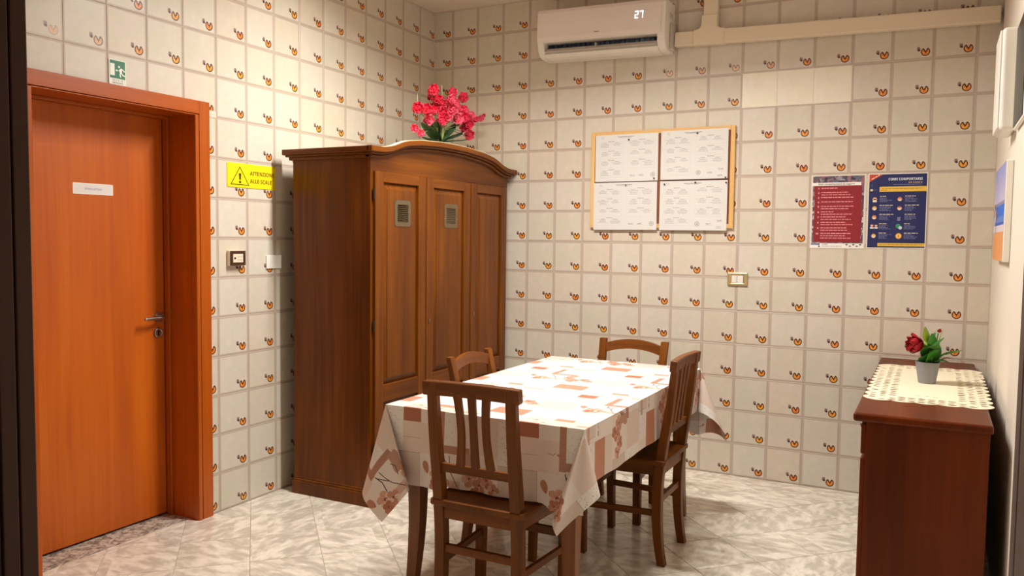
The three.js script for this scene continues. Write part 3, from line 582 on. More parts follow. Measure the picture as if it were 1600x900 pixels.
    // arched rail let in between the posts, curved up and bowed back
    for (const [y0, h, rise, nm] of [[0.79, 0.052, 0.028, 'top_rail'], [0.62, 0.036, 0.012, 'lower_rail']]) {
      const P = [], N = 20; const half = px + 0.028 * (y0 / 1) - 0.012;
      const ring = (k) => { const q = k / N * 2 - 1, x = q * half, up = rise * (1 - q * q), zb = zAt(y0 + h / 2) - 0.014 * (1 - q * q); return [[x, y0 + up, zb - 0.009], [x, y0 + up, zb + 0.009], [x, y0 + up + h, zb + 0.007], [x, y0 + up + h, zb - 0.011]]; };
      const q4 = (a, b, c, d) => { for (const v of [a, b, c, a, c, d]) P.push(...v); };
      for (let k = 0; k < N; k++) { const a = ring(k), b = ring(k + 1); for (let i = 0; i < 4; i++) { const j = (i + 1) % 4; q4(a[j], a[i], b[i], b[j]); } }
      { const a = ring(0), b = ring(N); q4(a[0], a[1], a[2], a[3]); q4(b[3], b[2], b[1], b[0]); }
      const g = new THREE.BufferGeometry(); g.setAttribute('position', new THREE.Float32BufferAttribute(P, 3)); g.computeVertexNormals();
      mesh(nm, toCreasedNormals(uvBox(g, 'x', 0.25), 0.6), w, t);
    }
  }
  return t;
}
function place(o, x, z, turn) { o.position.set(x, 0, z); o.rotation.y = turn; return o; }
function again(o, label) { const c = o.clone(); c.name = numbered(o.name.replace(/_\d+$/, '')); scene.add(c); c.userData = { ...o.userData, label }; return c; }
const chairF = place(makeChair('dining_chair', 'slat-back wooden chair with its back to us at the near end of the table', false, 'dining chairs round the table'), 1.79, 2.282, PI);
place(again(chairF, 'slat-back wooden chair at the long right side of the table'), 2.012, 1.383, -PI / 2);
const chairB = place(makeChair('dining_chair', 'wooden chair with an arched back rail at the far end of the table', true, 'dining chairs round the table'), 1.748, 0.925, 0);
place(again(chairB, 'wooden chair with an arched back rail between the table and the wardrobe'), 1.5, 1.585, PI / 2);

// ---------------------------------------------------------------- dining table and cloth
const TB = { x0: 1.322, x1: 2.15, z0: 0.806, z1: 2.352, y: 0.758 };
{
  const t = thing('dining_table', 'rectangular wooden dining table with curved legs under the patterned cloth', 'table', [(TB.x0 + TB.x1) / 2, 0, (TB.z0 + TB.z1) / 2]);
  part('tabletop', uvBox(box(TB.x0, TB.y - 0.024, TB.z0, TB.x1, TB.y, TB.z1, 0.004), 'z', 0.2), M.table, t);
  const e = 0.075;
  for (const [a, b, c, d, gr] of [[TB.x0 + e, TB.z0 + e, TB.x1 - e, TB.z0 + e + 0.02, 'x'], [TB.x0 + e, TB.z1 - e - 0.02, TB.x1 - e, TB.z1 - e, 'x'], [TB.x0 + e, TB.z0 + e, TB.x0 + e + 0.02, TB.z1 - e, 'z'], [TB.x1 - e - 0.02, TB.z0 + e, TB.x1 - e, TB.z1 - e, 'z']])
    part('apron', uvBox(box(a, TB.y - 0.114, b, c, TB.y - 0.024, d, 0.002), gr), M.table, t);
  for (const [x, z, sx, sz] of [[1.412, 2.285, -1, 1], [2.085, 2.285, 1, 1], [1.412, 0.872, -1, -1], [2.082, 0.872, 1, -1]]) {
    // square leg, tapering in a gentle S
    const P = [], N = 16, ring = (k) => { const q = k / N, y = q * (TB.y - 0.024), hw = 0.018 + 0.016 * Math.pow(q, 0.8), k1 = 0.012 * Math.sin(q * PI * 1.15) - 0.012 * (1 - q); return [[-1, -1], [1, -1], [1, 1], [-1, 1]].map(([i, j]) => [x + i * hw - sx * k1, y, z + j * hw - sz * k1]); };
    const q4 = (a, b, c, d) => { for (const v of [a, b, c, a, c, d]) P.push(...v); };
    for (let k = 0; k < N; k++) { const a = ring(k), b = ring(k + 1); for (let i = 0; i < 4; i++) { const j = (i + 1) % 4; q4(a[j], a[i], b[i], b[j]); } }
    { const a = ring(0), b = ring(N); q4(a[0], a[1], a[2], a[3]); q4(b[3], b[2], b[1], b[0]); }
    const g = new THREE.BufferGeometry(); g.setAttribute('position', new THREE.Float32BufferAttribute(P, 3)); g.computeVertexNormals();
    part('leg', toCreasedNormals(uvBox(g, 'y', x), 0.5), M.table, t);
  }
}
const CELLX = 0.5, CELLZ = 0.577;
const clothTex = canvasTex(1000, 1154, (g, Wd, Hd) => {
  const r = rng(2024), S = 2000;
  const R = (x, z, w, h, c) => { g.fillStyle = c; for (const ax of [-1, 0, 1]) for (const az of [-1, 0, 1]) g.fillRect((x + ax * CELLX) * S, (z + az * CELLZ) * S, w * S, h * S); };
  const every = (f) => { for (const ax of [-1, 0, 1]) for (const az of [-1, 0, 1]) { g.save(); g.translate(ax * CELLX * S, az * CELLZ * S); f(); g.restore(); } };
  g.fillStyle = '#f0e4dc'; g.fillRect(0, 0, Wd, Hd);
  // patchwork of pale fields (cell origin: x 1.60, z 1.35 in the room)
  R(0.0, 0.0, 0.22, 0.06, '#efe6df'); R(0.0, 0.16, 0.12, 0.17, '#f3ede8'); R(0.12, 0.17, 0.18, 0.066, '#e7dbd2'); R(0.27, 0.2, 0.23, 0.13, '#f3ece6'); R(0.0, 0.33, 0.1, 0.1, '#e6d9d0'); R(0.1, 0.335, 0.12, 0.1, '#f2ece7');
  R(0.3, 0.483, 0.165, 0.12, '#ead6cb'); R(0.38, 0.43, 0.085, 0.055, '#efe4dc'); R(0.0, 0.433, 0.22, 0.145, '#ead9cf'); R(0.3, 0.33, 0.2, 0.1, '#e4d6cd');
  R(0.222, 0.026, 0.152, 0.14, '#dccbc1'); R(0.374, 0.026, 0.126, 0.17, '#f0e4dd');
  // weave
  for (let k = 0; k < 5200; k++) { g.fillStyle = r() < 0.5 ? 'rgba(160,125,112,0.09)' : 'rgba(255,255,255,0.16)'; g.fillRect(r() * Wd, r() * Hd, 2 + r() * 7, 1.5); }
  for (let k = 0; k < 1500; k++) { g.fillStyle = r() < 0.5 ? 'rgba(150,115,108,0.2)' : 'rgba(250,244,240,0.3)'; g.fillRect((0.222 + r() * 0.15) * S, (0.026 + r() * 0.138) * S, 5, 2); }
  // speckled white fields
  const speck = (x, z, w, h) => { R(x, z, w, h, '#f4f0ec'); for (let k = 0; k < 60; k++) { const u = (x + 0.004 + r() * (w - 0.008)) * S, v = (z + 0.004 + r() * (h - 0.008)) * S, c = ['rgba(120,112,106,0.5)', 'rgba(180,150,138,0.5)', 'rgba(150,146,142,0.45)'][Math.floor(r() * 3)], a = 2 + r() * 6, b = 1.2 + r() * 2.4, q = r() * 3; every(() => { g.fillStyle = c; g.beginPath(); g.ellipse(u, v, a, b, q, 0, 7); g.fill(); }); } };
  speck(0.222, 0.433, 0.078, 0.17); speck(0.12, 0.34, 0.09, 0.09); speck(0.3, 0.215, 0.09, 0.09);
  // terracotta rectangles
  R(0.12, 0.236, 0.145, 0.1, '#c68a70'); R(0.302, 0.42, 0.08, 0.063, '#b06a4e'); R(0.405, 0.318, 0.075, 0.036, '#cb9076'); R(0.0, 0.11, 0.06, 0.03, '#dcb4a2'); R(0.01, 0.385, 0.11, 0.022, '#d3aa96');
  // L-shaped frame
  R(0.49, 0.425, 0.09, 0.13, '#f3efeb'); R(0.464, 0.425, 0.026, 0.165, '#b5836b'); R(0.464, 0.557, 0.135, 0.03, '#b5836b');
  for (let k = 0; k < 40; k++) { const u = (0.494 + r() * 0.08) * S, v = (0.43 + r() * 0.12) * S, q = r() * 3; every(() => { g.fillStyle = 'rgba(140,125,118,0.45)'; g.beginPath(); g.ellipse(u, v, 4, 2, q, 0, 7); g.fill(); }); }
  // brown band with a wavy side
  every(() => { g.fillStyle = '#bf9480'; g.beginPath(); g.moveTo(0.07 * S, 0.0); g.lineTo(0.115 * S, 0.0); g.bezierCurveTo(0.13 * S, 0.03 * S, 0.09 * S, 0.05 * S, 0.115 * S, 0.075 * S); g.lineTo(0.06 * S, 0.075 * S); g.bezierCurveTo(0.05 * S, 0.05 * S, 0.085 * S, 0.03 * S, 0.07 * S, 0); g.fill(); });
  // hairlines
  every(() => { g.strokeStyle = 'rgba(95,72,64,0.6)'; g.lineWidth = 2.4; for (const [a, b, c, d] of [[0.222, 0.026, 0.376, 0.026], [0.375, 0.026, 0.375, 0.166], [0.0, 0.43, 0.21, 0.43], [0.1, 0.335, 0.1, 0.43], [0.3, 0.545, 0.38, 0.545]]) { g.beginPath(); g.moveTo(a * S, b * S); g.lineTo(c * S, d * S); g.stroke(); } });
  // orchids on dark twigs
  const twig = (w, ...pts) => every(() => { g.strokeStyle = '#3a221e'; g.lineWidth = w; g.lineCap = 'round'; g.lineJoin = 'round'; g.beginPath(); pts.forEach(([x, z], k) => (k ? g.lineTo(x * S, z * S) : g.moveTo(x * S, z * S))); g.stroke(); });
  twig(7, [-0.012, 0.02], [-0.005, 0.055], [-0.015, 0.09], [-0.02, 0.1]); twig(6, [0.012, 0.018], [0.016, 0.06], [0.022, 0.085], [0.05, 0.13]); twig(6, [-0.012, 0.025], [0.016, 0.07]); twig(5, [0.06, 0.08], [0.075, 0.05], [0.066, 0.03]);
  const petal = (x, z, a, b, rot, c1, c2) => every(() => {
    g.save(); g.translate(x * S, z * S); g.rotate(rot); g.fillStyle = c1; g.beginPath(); g.moveTo(0, 0); g.bezierCurveTo(-a * S, -b * 0.3 * S, -a * 0.8 * S, -b * S, 0, -b * S); g.bezierCurveTo(a * 0.8 * S, -b * S, a * S, -b * 0.3 * S, 0, 0); g.fill();
    g.strokeStyle = c2; g.globalAlpha = 0.5; g.lineWidth = 2; for (let k = -2; k <= 2; k++) { g.beginPath(); g.moveTo(0, -2); g.quadraticCurveTo(k * a * 0.2 * S, -b * 0.5 * S, k * a * 0.28 * S, -b * 0.86 * S); g.stroke(); }
    g.restore();
  });
  const orchid = (x, z, s, c1, c2, rot) => { for (let k = 0; k < 5; k++) petal(x, z, s * 0.62, s, rot + k * 2 * PI / 5, k % 2 ? c1 : c2, '#a8664c'); every(() => { g.fillStyle = '#85392a'; g.beginPath(); g.ellipse(x * S, z * S, s * 0.2 * S, s * 0.16 * S, rot, 0, 7); g.fill(); g.fillStyle = '#e8c49a'; g.beginPath(); g.arc((x + 0.002) * S, (z + 0.003) * S, s * 0.08 * S, 0, 7); g.fill(); }); };
  petal(-0.085, 0.1, 0.022, 0.05, -0.35, '#c58a6e', '#9a5a40'); petal(-0.07, 0.105, 0.014, 0.022, 0.6, '#b06a50', '#8a4a34');
  orchid(-0.04, 0.108, 0.034, '#e9cabb', '#dba98f', 0.3); orchid(-0.012, 0.128, 0.03, '#f0ddd2', '#cf977c', 1.1); orchid(-0.05, 0.14, 0.026, '#c98a6c', '#b56f52', 0.6);
  orchid(0.1, 0.095, 0.034, '#e2b49e', '#cf967c', 0.9); orchid(0.14, 0.115, 0.032, '#ecd0c2', '#c78b70', 0.1); orchid(0.175, 0.09, 0.03, '#d9a58c', '#ba7458', 0.5); orchid(0.205, 0.12, 0.026, '#e6c0ae', '#c48a70', 1.4); orchid(0.125, 0.145, 0.024, '#d29a80', '#b87458', 0.2);
  for (const [x, z] of [[0.3, 0.37], [0.34, 0.4], [0.42, 0.53], [0.05, 0.3]]) every(() => { g.strokeStyle = 'rgba(70,45,40,0.75)'; g.lineWidth = 4; g.beginPath(); g.moveTo(x * S, z * S); g.lineTo((x + 0.02) * S, (z + 0.006) * S); g.lineTo((x + 0.03) * S, (z - 0.004) * S); g.stroke(); g.fillStyle = 'rgba(190,115,90,0.85)'; g.beginPath(); g.ellipse((x + 0.045) * S, (z + 0.004) * S, 22, 10, 0.2, 0, 7); g.fill(); });
});
clothTex.wrapS = clothTex.wrapT = THREE.RepeatWrapping;
M.cloth = phy({ map: clothTex, roughness: 0.42, side: THREE.DoubleSide, clearcoat: 0.12, clearcoatRoughness: 0.4 });
{
  const x0 = TB.x0 - 0.006, x1 = TB.x1 + 0.006, z0 = TB.z0 - 0.006, z1 = TB.z1 + 0.006, yt = TB.y + 0.003;
  const OV = { f: 0.302, r: 0.208, b: 0.345, l: 0.325 };
  const P = [], UV = [], I = [];
  const push = (x, y, z, u, v) => { P.push(x, y, z); UV.push((u - 1.6) / CELLX, -(v - 1.35) / CELLZ); return P.length / 3 - 1; };
  const grid = (nu, nv, f) => { const s = P.length / 3; for (let j = 0; j <= nv; j++) for (let i = 0; i <= nu; i++) { const k = f(i / nu, j / nv); push(...k); } for (let j = 0; j < nv; j++) for (let i = 0; i < nu; i++) { const a = s + j * (nu + 1) + i, b = a + 1, c = a + nu + 1, d = c + 1; I.push(a, c, b, b, c, d); } };
  const wr = (x, z) => 0.0006 * Math.sin(x * 17 + z * 6) * Math.sin(z * 9);
  grid(16, 30, (a, b) => { const x = x0 + (x1 - x0) * a, z = z0 + (z1 - z0) * b; return [x, yt + wr(x, z) * (a * (1 - a) * b * (1 - b) * 16), z, x, z]; });
  const fade = (q) => Math.min(1, 4 * q * (1 - q) * 1.6);
  const fold = (k, q, s) => (0.006 * Math.sin(q * 21 + k) + 0.004 * Math.sin(q * 43 + k * 2)) * Math.pow(s, 0.8) * fade(q) + 0.004 * s * fade(q);
  const N = 48, S = 10;
  const frontLen = (q) => { const x = x0 + (x1 - x0) * q; const k = Math.max(0, Math.min(1, (0.235 - Math.abs(x - 1.795)) / 0.02)); return OV.f - 0.018 * k; };
  grid(N, S, (a, b) => { const L = frontLen(a) * b; return [x0 + (x1 - x0) * a, yt - L, z1 + 0.002 * Math.sqrt(b) + fold(1, a, b), x0 + (x1 - x0) * a, z1 + L]; });
  grid(N, S, (a, b) => { const x = x1 - (x1 - x0) * a, L = (OV.b - 0.06 * Math.min(1, Math.max(0, (2.13 - x) / 0.15))) * b; return [x, yt - L, z0 - 0.001 * Math.sqrt(b) - 0.35 * Math.max(0, fold(2, a, b)), x, z0 - L]; });
  grid(N, S, (a, b) => { const L = OV.r * b, z = z1 - (z1 - z0) * a; return [x1 + 0.002 * Math.sqrt(b) + 0.6 * Math.max(0, fold(3, a, b)), yt - L, z, x1 + L, z]; });
  grid(N, S, (a, b) => { const z = z0 + (z1 - z0) * a, k = Math.max(0, Math.min(1, (0.25 - Math.abs(z - 1.585)) / 0.03)), L = (OV.l - 0.045 * k) * b; return [x0 - 0.002 * Math.sqrt(b) - fold(4, a, b), yt - L, z, x0 - L, z]; });
  // corner: the quarter of cloth between two hanging sides falls as a closed cone, flattened and turned to one side
  const corner = (px, pz, d0, d1, L0, L1, az, flatness, b) => {
    const a = V3(Math.cos(az), 0, Math.sin(az)), b0 = V3(d0[0], 0, d0[1]);
    b = b ? V3(b[0], 0, b[1]).normalize() : b0.sub(a.clone().multiplyScalar(b0.dot(a))).normalize();
    const loop = (U) => { const D = []; for (let k = 0; k <= 240; k++) { const t = k / 240, u = U * (1 - Math.cos(2 * PI * t)) / 2, v = U * flatness * (Math.sin(2 * PI * t) + 0.35 * Math.sin(PI * t)); const q = Math.hypot(u, v); const h = q < 1e-6 ? V3(0, 0, 0) : a.clone().multiplyScalar(u / q).addScaledVector(b, v / q).normalize(); D.push(V3(0, -Math.cos(q), 0).addScaledVector(h, Math.sin(q))); } return D; };
    const len = (D) => { let s = 0; for (let k = 1; k < D.length; k++) s += D[k - 1].angleTo(D[k]); return s; };
    let lo = 0.05, hi = 1.4; for (let k = 0; k < 40; k++) { const m = (lo + hi) / 2; if (len(loop(m)) < PI / 2) lo = m; else hi = m; }
    const D = loop(lo), cum = [0]; for (let k = 1; k < D.length; k++) cum.push(cum[k - 1] + D[k - 1].angleTo(D[k]));
    const at = (phi) => { let k = 1; while (k < D.length - 1 && cum[k] < phi) k++; const q = (phi - cum[k - 1]) / Math.max(1e-9, cum[k] - cum[k - 1]); return D[k - 1].clone().lerp(D[k], Math.max(0, Math.min(1, q))).normalize(); };
    const pc = Math.atan2(L1, L0);
    const phis = []; for (let k = 0; k <= 20; k++) phis.push(pc * k / 20); for (let k = 1; k <= 20; k++) phis.push(pc + (PI / 2 - pc) * k / 20);
    grid(40, 12, (q, s) => { const phi = phis[Math.round(q * 40)], L = Math.min(L0 / Math.max(1e-6, Math.cos(phi)), L1 / Math.max(1e-6, Math.sin(phi))) * s, d = at(phi); return [px + d.x * L, yt + d.y * L, pz + d.z * L, px + L * (Math.cos(phi) * d0[0] + Math.sin(phi) * d1[0]), pz + L * (Math.cos(phi) * d0[1] + Math.sin(phi) * d1[1])]; });
  };
  corner(x1, z1, [0, 1], [1, 0], OV.f, OV.r, PI * 0.13, 0.62, [-1, 0.12]);
  corner(x0, z1, [0, 1], [-1, 0], OV.f, OV.l, PI * 0.16, 0.55, [1, 0.15]);
  corner(x1, z0, [0, -1], [1, 0], OV.b, OV.r, PI * 0.42, 0.55, [0.12, -1]);
  corner(x0, z0, [0, -1], [-1, 0], OV.b - 0.06, OV.l, -PI * 0.75, 0.3);
  let g = new THREE.BufferGeometry();
  g.setAttribute('position', new THREE.Float32BufferAttribute(P, 3)); g.setAttribute('uv', new THREE.Float32BufferAttribute(UV, 2)); g.setIndex(I);
  g.computeVertexNormals();
  g = toCreasedNormals(g, 0.75);
  const c = new THREE.Vector3((x0 + x1) / 2, yt, (z0 + z1) / 2);
  const o = mesh('tablecloth', g.translate(-c.x, -c.y, -c.z), M.cloth); o.position.copy(c);
  tag(o, 'pale patchwork tablecloth with terracotta squares and orchids hanging over the dining table', 'tablecloth');
}

// ---------------------------------------------------------------- sideboard, lace runner, potted flower
const SB = { x0: 2.955, x1: 3.408, z0: 0.012, z1: 1.685, y: 0.785 };
{
  const t = thing('sideboard', 'low reddish-brown wooden sideboard along the white right wall', 'sideboard', [3.19, 0, 0.85]);
  part('worktop', uvBox(box(SB.x0, SB.y - 0.033, SB.z0, SB.x1, SB.y, SB.z1, 0.011, 4), 'z', 0.3), M.board, t);
  const bx0 = 2.998, bx1 = 3.4;
  part('body', merge([uvBox(box(bx0, 0.05, 0.03, bx1, SB.y - 0.033, SB.z1 - 0.028, 0.003), 'y', 0.6), uvBox(box(bx0 - 0.004, 0, 0.024, bx1, 0.06, SB.z1 - 0.02, 0.004), 'z', 0.1)]), M.board, t);
  const n = 3, L = SB.z1 - 0.028 - 0.03;
  for (let k = 0; k < n; k++) {
    const za = 0.034 + L * k / n, zb = 0.026 + L * (k + 1) / n;
    const dr = part('drawer', uvBox(box(bx0 - 0.016, 0.626, za, bx0 + 0.002, 0.74, zb, 0.005, 2), 'z', k * 0.3), M.board, t);
    sub('knob', lathe([[0, 0], [0.007, 0], [0.006, 0.008], [0.012, 0.016], [0.011, 0.022], [0, 0.025]], 16).rotateZ(PI / 2).translate(bx0 - 0.014, 0.683, (za + zb) / 2), M.brass, t, dr);
    const d = part('door', uvBox(box(bx0 - 0.016, 0.07, za, bx0 + 0.002, 0.612, zb, 0.005, 2), 'y', k * 0.4), M.board, t);
    sub('knob', lathe([[0, 0], [0.007, 0], [0.006, 0.008], [0.012, 0.016], [0.011, 0.022], [0, 0.025]], 16).rotateZ(PI / 2).translate(bx0 - 0.014, 0.36, za + 0.05), M.brass, t, d);
  }
}
{
  // cutwork runner: scalloped outline, petal-shaped openings in a wide border
  const cx = 3.195, cz = 0.835, hw = 0.212, hl = 0.525;
  const s = new THREE.Shape();
  const per = []; const sc = (n) => n;
  const side = (ax, az, bx, bz, nx, nz, n) => { for (let k = 0; k < n * 8; k++) { const q = k / (n * 8), f = 0.022 * Math.abs(Math.sin(PI * ((q * n) % 1))); per.push([ax + (bx - ax) * q + nx * f, az + (bz - az) * q + nz * f]); } };
  side(-hw, -hl, hw, -hl, 0, -1, 5); side(hw, -hl, hw, hl, 1, 0, 11); side(hw, hl, -hw, hl, 0, 1, 5); side(-hw, hl, -hw, -hl, -1, 0, 11);
  per.forEach(([x, z], k) => (k ? s.lineTo(x, z) : s.moveTo(x, z)));
  const hole = (x, z, a, b, rot) => { const p = new THREE.Path(); for (let k = 0; k < 10; k++) { const q = -k / 10 * 2 * PI, u = Math.cos(q) * a, v = Math.sin(q) * b; const X = x + u * Math.cos(rot) - v * Math.sin(rot), Y = z + u * Math.sin(rot) + v * Math.cos(rot); k ? p.lineTo(X, Y) : p.moveTo(X, Y); } p.closePath(); s.holes.push(p); };
  const r = rng(12);
  for (let row = 0; row < 3; row++) {
    const d = 0.012 + row * 0.036;
    const nl = 22 - row * 2, nw = 10 - row * 2;
    for (let k = 0; k < nl; k++) { const z = -hl + d + 0.02 + (2 * hl - 2 * d - 0.04) * (k + 0.5) / nl; for (const q of [-1, 1]) hole(q * (hw - d), z, 0.0135 + 0.004 * r(), 0.006 + 0.006 * r(), (r() - 0.5) * 1.1 + (row % 2) * q * 0.5); }
    for (let k = 0; k < nw; k++) { const x = -hw + d + 0.02 + (2 * hw - 2 * d - 0.04) * (k + 0.5) / nw; for (const q of [-1, 1]) hole(x, q * (hl - d), 0.0145 + 0.004 * r(), 0.007 + 0.005 * r(), (r() - 0.5) * 0.7); }
  }
  for (const [x, z] of [[0.0, 0.36], [0.03, 0.37], [-0.03, 0.365]]) hole(x, z, 0.011, 0.004, 0.2);
  const g = new THREE.ExtrudeGeometry(s, { depth: 0.0018, bevelEnabled: false }).rotateX(PI / 2).translate(0, 0.0022, 0);
  const o = mesh('lace_runner', g, std({ color: 0xf1e6cb, roughness: 0.85 })); o.position.set(cx, SB.y, cz);
  tag(o, 'cream cutwork lace runner with scalloped edges lying on the sideboard', 'doily');
}
{
  const B = V3(3.19, SB.y + 0.0026, 0.828);
  const t = thing('potted_flower', 'small grey pot with a red flower and green leaves on the lace runner', 'plant', [B.x, B.y, B.z]);
  const GROW = 1.24, inT = (n, g, m) => mesh(n, ['pot', 'soil'].includes(n) ? g : g.translate(0, -0.085, 0).scale(GROW, GROW, GROW).translate(0, 0.085, 0), m, t);
  inT('pot', lathe([[0, 0], [0.034, 0], [0.036, 0.002], [0.05, 0.094], [0.051, 0.097], [0.047, 0.097], [0.044, 0.084], [0, 0.083]], 36), std({ color: 0x8c8a90, roughness: 0.5 }));
  inT('soil', cyl(0.044, 0.044, 0.006, 24).translate(0, 0.083, 0), std({ color: 0x2a1c12, roughness: 1 }));
  const red = phy({ color: 0xb00a1e, roughness: 0.65, side: THREE.DoubleSide, transmission: 0.08, thickness: 0 });
  const L = [];
  for (let k = 0; k < 9; k++) L.push(petalSheet(0.056, 0.05, 0.35, 0.005, 200 + k).rotateX(0.45 + (k % 3) * 0.2).rotateZ(k * 0.698));
  for (let k = 0; k < 7; k++) L.push(petalSheet(0.044, 0.042, 0.5, 0.006, 230 + k).rotateX(0.85 + (k % 2) * 0.2).rotateZ(k * 0.9 + 0.3));
  for (let k = 0; k < 5; k++) L.push(petalSheet(0.03, 0.03, 0.6, 0.005, 250 + k).rotateX(1.15).rotateZ(k * 1.26 + 0.6));
  const fl = mesh('flower', noUV(L).scale(1.2, 1.2, 1.2), red, t); fl.position.set(-0.024, 0.172, 0.014); fl.quaternion.setFromUnitVectors(V3(0, 0, 1), V3(-0.86, 0.1, 0.42).normalize());
  const g1 = leafMat(0x3f8a1e), g2 = leafMat(0x2a6a22), g3 = leafMat(0x8fae2c), g4 = leafMat(0xc0622a);
  inT('stem', noUV([tube([V3(0, 0.08, 0), V3(-0.004, 0.12, 0.004), V3(-0.02, 0.155, 0.01)], 0.003, 8, 6), tube([V3(0.005, 0.08, 0), V3(0.02, 0.13, 0), V3(0.03, 0.2, 0)], 0.002, 8, 6)]), g2);
  const leaf = (a, b, c, w, m, f = -0.2) => inT('leaf', leafSheet([V3(...a), V3(...b), V3(...c)], w, f), m);
  leaf([0, 0.085, 0], [0.0, 0.16, 0.02], [-0.012, 0.222, 0.012], 0.05, g3); leaf([0.005, 0.085, 0], [0.015, 0.16, 0.03], [0.05, 0.19, 0.03], 0.07, g2); leaf([0, 0.085, 0.01], [0.02, 0.14, 0.03], [0.012, 0.2, 0.02], 0.06, g1);
  leaf([0.01, 0.085, 0], [0.05, 0.13, 0.01], [0.11, 0.145, 0.0], 0.05, g1); leaf([0.01, 0.085, 0.01], [0.04, 0.11, 0.03], [0.075, 0.1, 0.03], 0.045, g2); leaf([-0.01, 0.085, 0.01], [-0.005, 0.12, 0.035], [0.015, 0.14, 0.045], 0.05, g2);
  leaf([0.01, 0.085, 0], [0.03, 0.17, -0.01], [0.045, 0.215, -0.01], 0.034, g3); leaf([0.02, 0.09, 0], [0.06, 0.115, 0.0], [0.085, 0.11, 0.0], 0.025, g4); leaf([0, 0.085, -0.01], [0.0, 0.15, -0.02], [0.02, 0.2, -0.03], 0.05, g2);
  const bud = mesh('bud', noUV([0, 1, 2, 3].map((k) => petalSheet(0.018, 0.018, 0.6, 0.002, 270 + k).rotateX(0.9).rotateZ(k * 1.57))), red, t); bud.position.set(0.04, 0.232, 0.0); bud.quaternion.setFromUnitVectors(V3(0, 0, 1), V3(0.2, 0.7, 0.6).normalize());
}

// ---------------------------------------------------------------- air conditioner and cable trunking on the back wall
const TILT = -0.0225;
{
  const X0 = 0.9, X1 = 1.735, yb = 2.556;
  const t = thing('air_conditioner', 'white wall air conditioner high on the tiled wall showing 27', 'air conditioner', [(X0 + X1) / 2, yb, 0.002]);
  t.rotation.z = TILT;
  const Wd = X1 - X0, hx = Wd / 2;
  const ext = (pts, a, b, bev = 0) => { const s = new THREE.Shape(); pts.forEach(([z, y], k) => (k ? s.lineTo(z, y) : s.moveTo(z, y))); return new THREE.ExtrudeGeometry(s, { depth: b - a - 2 * bev, bevelEnabled: bev > 0, bevelSize: bev, bevelThickness: bev, bevelOffset: -bev, bevelSegments: 2 }).translate(0, 0, bev).rotateY(-PI / 2).translate(b, 0, 0); };
  const body = [[0, 0], [0.1, 0], [0.135, 0.006], [0.165, 0.022], [0.15, 0.05], [0.12, 0.052], [0.11, 0.088], [0.185, 0.092], [0.192, 0.1], [0.195, 0.275], [0.18, 0.294], [0, 0.294]];
  const solid = [[0, 0], [0.1, 0], [0.135, 0.006], [0.165, 0.022], [0.183, 0.048], [0.192, 0.08], [0.195, 0.1], [0.195, 0.275], [0.18, 0.294], [0, 0.294]];
  const put = (n, g, m) => mesh(n, uvBox(g), m, t);
  put('housing', merge([ext(body, -hx + 0.045, hx - 0.05), ext(solid, -hx, -hx + 0.045, 0.006), ext(solid, hx - 0.05, hx, 0.006)]), M.whitePlastic);
  put('front_panel', merge([ext([[0.19, 0.096], [0.2, 0.094], [0.206, 0.12], [0.207, 0.2], [0.204, 0.27], [0.196, 0.29], [0.19, 0.29]], -hx + 0.002, hx - 0.025, 0.003)]), std({ color: 0xefe6e0, roughness: 0.33 }));
  const out = put('outlet', box(-hx + 0.047, 0.054, 0.112, hx - 0.052, 0.088, 0.122, 0), std({ color: 0x1c3050, roughness: 0.5 }));
  const fins = []; for (let k = 0; k < 22; k++) { const x = -hx + 0.08 + k * (Wd - 0.16) / 21; fins.push(box(x - 0.001, 0.054, 0.12, x + 0.001, 0.086, 0.14, 0)); }
  const fm = mesh('fin', merge(fins), std({ color: 0x22304a, roughness: 0.5 }), out); fm.userData.kind = 'stuff';
  put('louver', merge([box(-hx + 0.05, -0.003, -0.026, hx - 0.055, 0.003, 0.026, 0.002).rotateX(0.55).translate(0, 0.046, 0.163), box(-0.032, -0.006, -0.012, -0.024, 0.02, 0.012, 0.002).translate(0, 0.052, 0.165)]), M.grayPlastic);
  const badge = put('badge', box(-0.026, 0.1265, 0.2055, 0.004, 0.1315, 0.2078, 0), std({ color: 0x8a8480, roughness: 0.4 }));
  badge.name = 'badge';
  // seven-segment figures 2 and 7
  const seg = (x, y, on) => { const w = 0.021, h = 0.042, b = 0.0048, S = { a: [0, h - b, w, h], g: [0, h / 2 - b / 2, w, h / 2 + b / 2], d: [0, 0, w, b], f: [0, h / 2, b, h], e: [0, 0, b, h / 2], b: [w - b, h / 2, w, h], c: [w - b, 0, w, h / 2] }; return on.split('').map((k) => box(x + S[k][0], y + S[k][1], 0.2066, x + S[k][2], y + S[k][3], 0.2082, 0)); };
  put('display', merge([...seg(0.232, 0.186, 'abged'), ...seg(0.262, 0.186, 'abc')]), std({ color: 0xffffff, emissive: 0xcfe2ff, emissiveIntensity: 1.6 }));
  put('pipe_bracket', merge([box(hx + 0.002, 0.02, 0.01, hx + 0.012, 0.17, 0.1, 0.003), box(hx + 0.001, 0.2, 0.06, hx + 0.006, 0.225, 0.11, 0.002)]), M.grayPlastic);
}
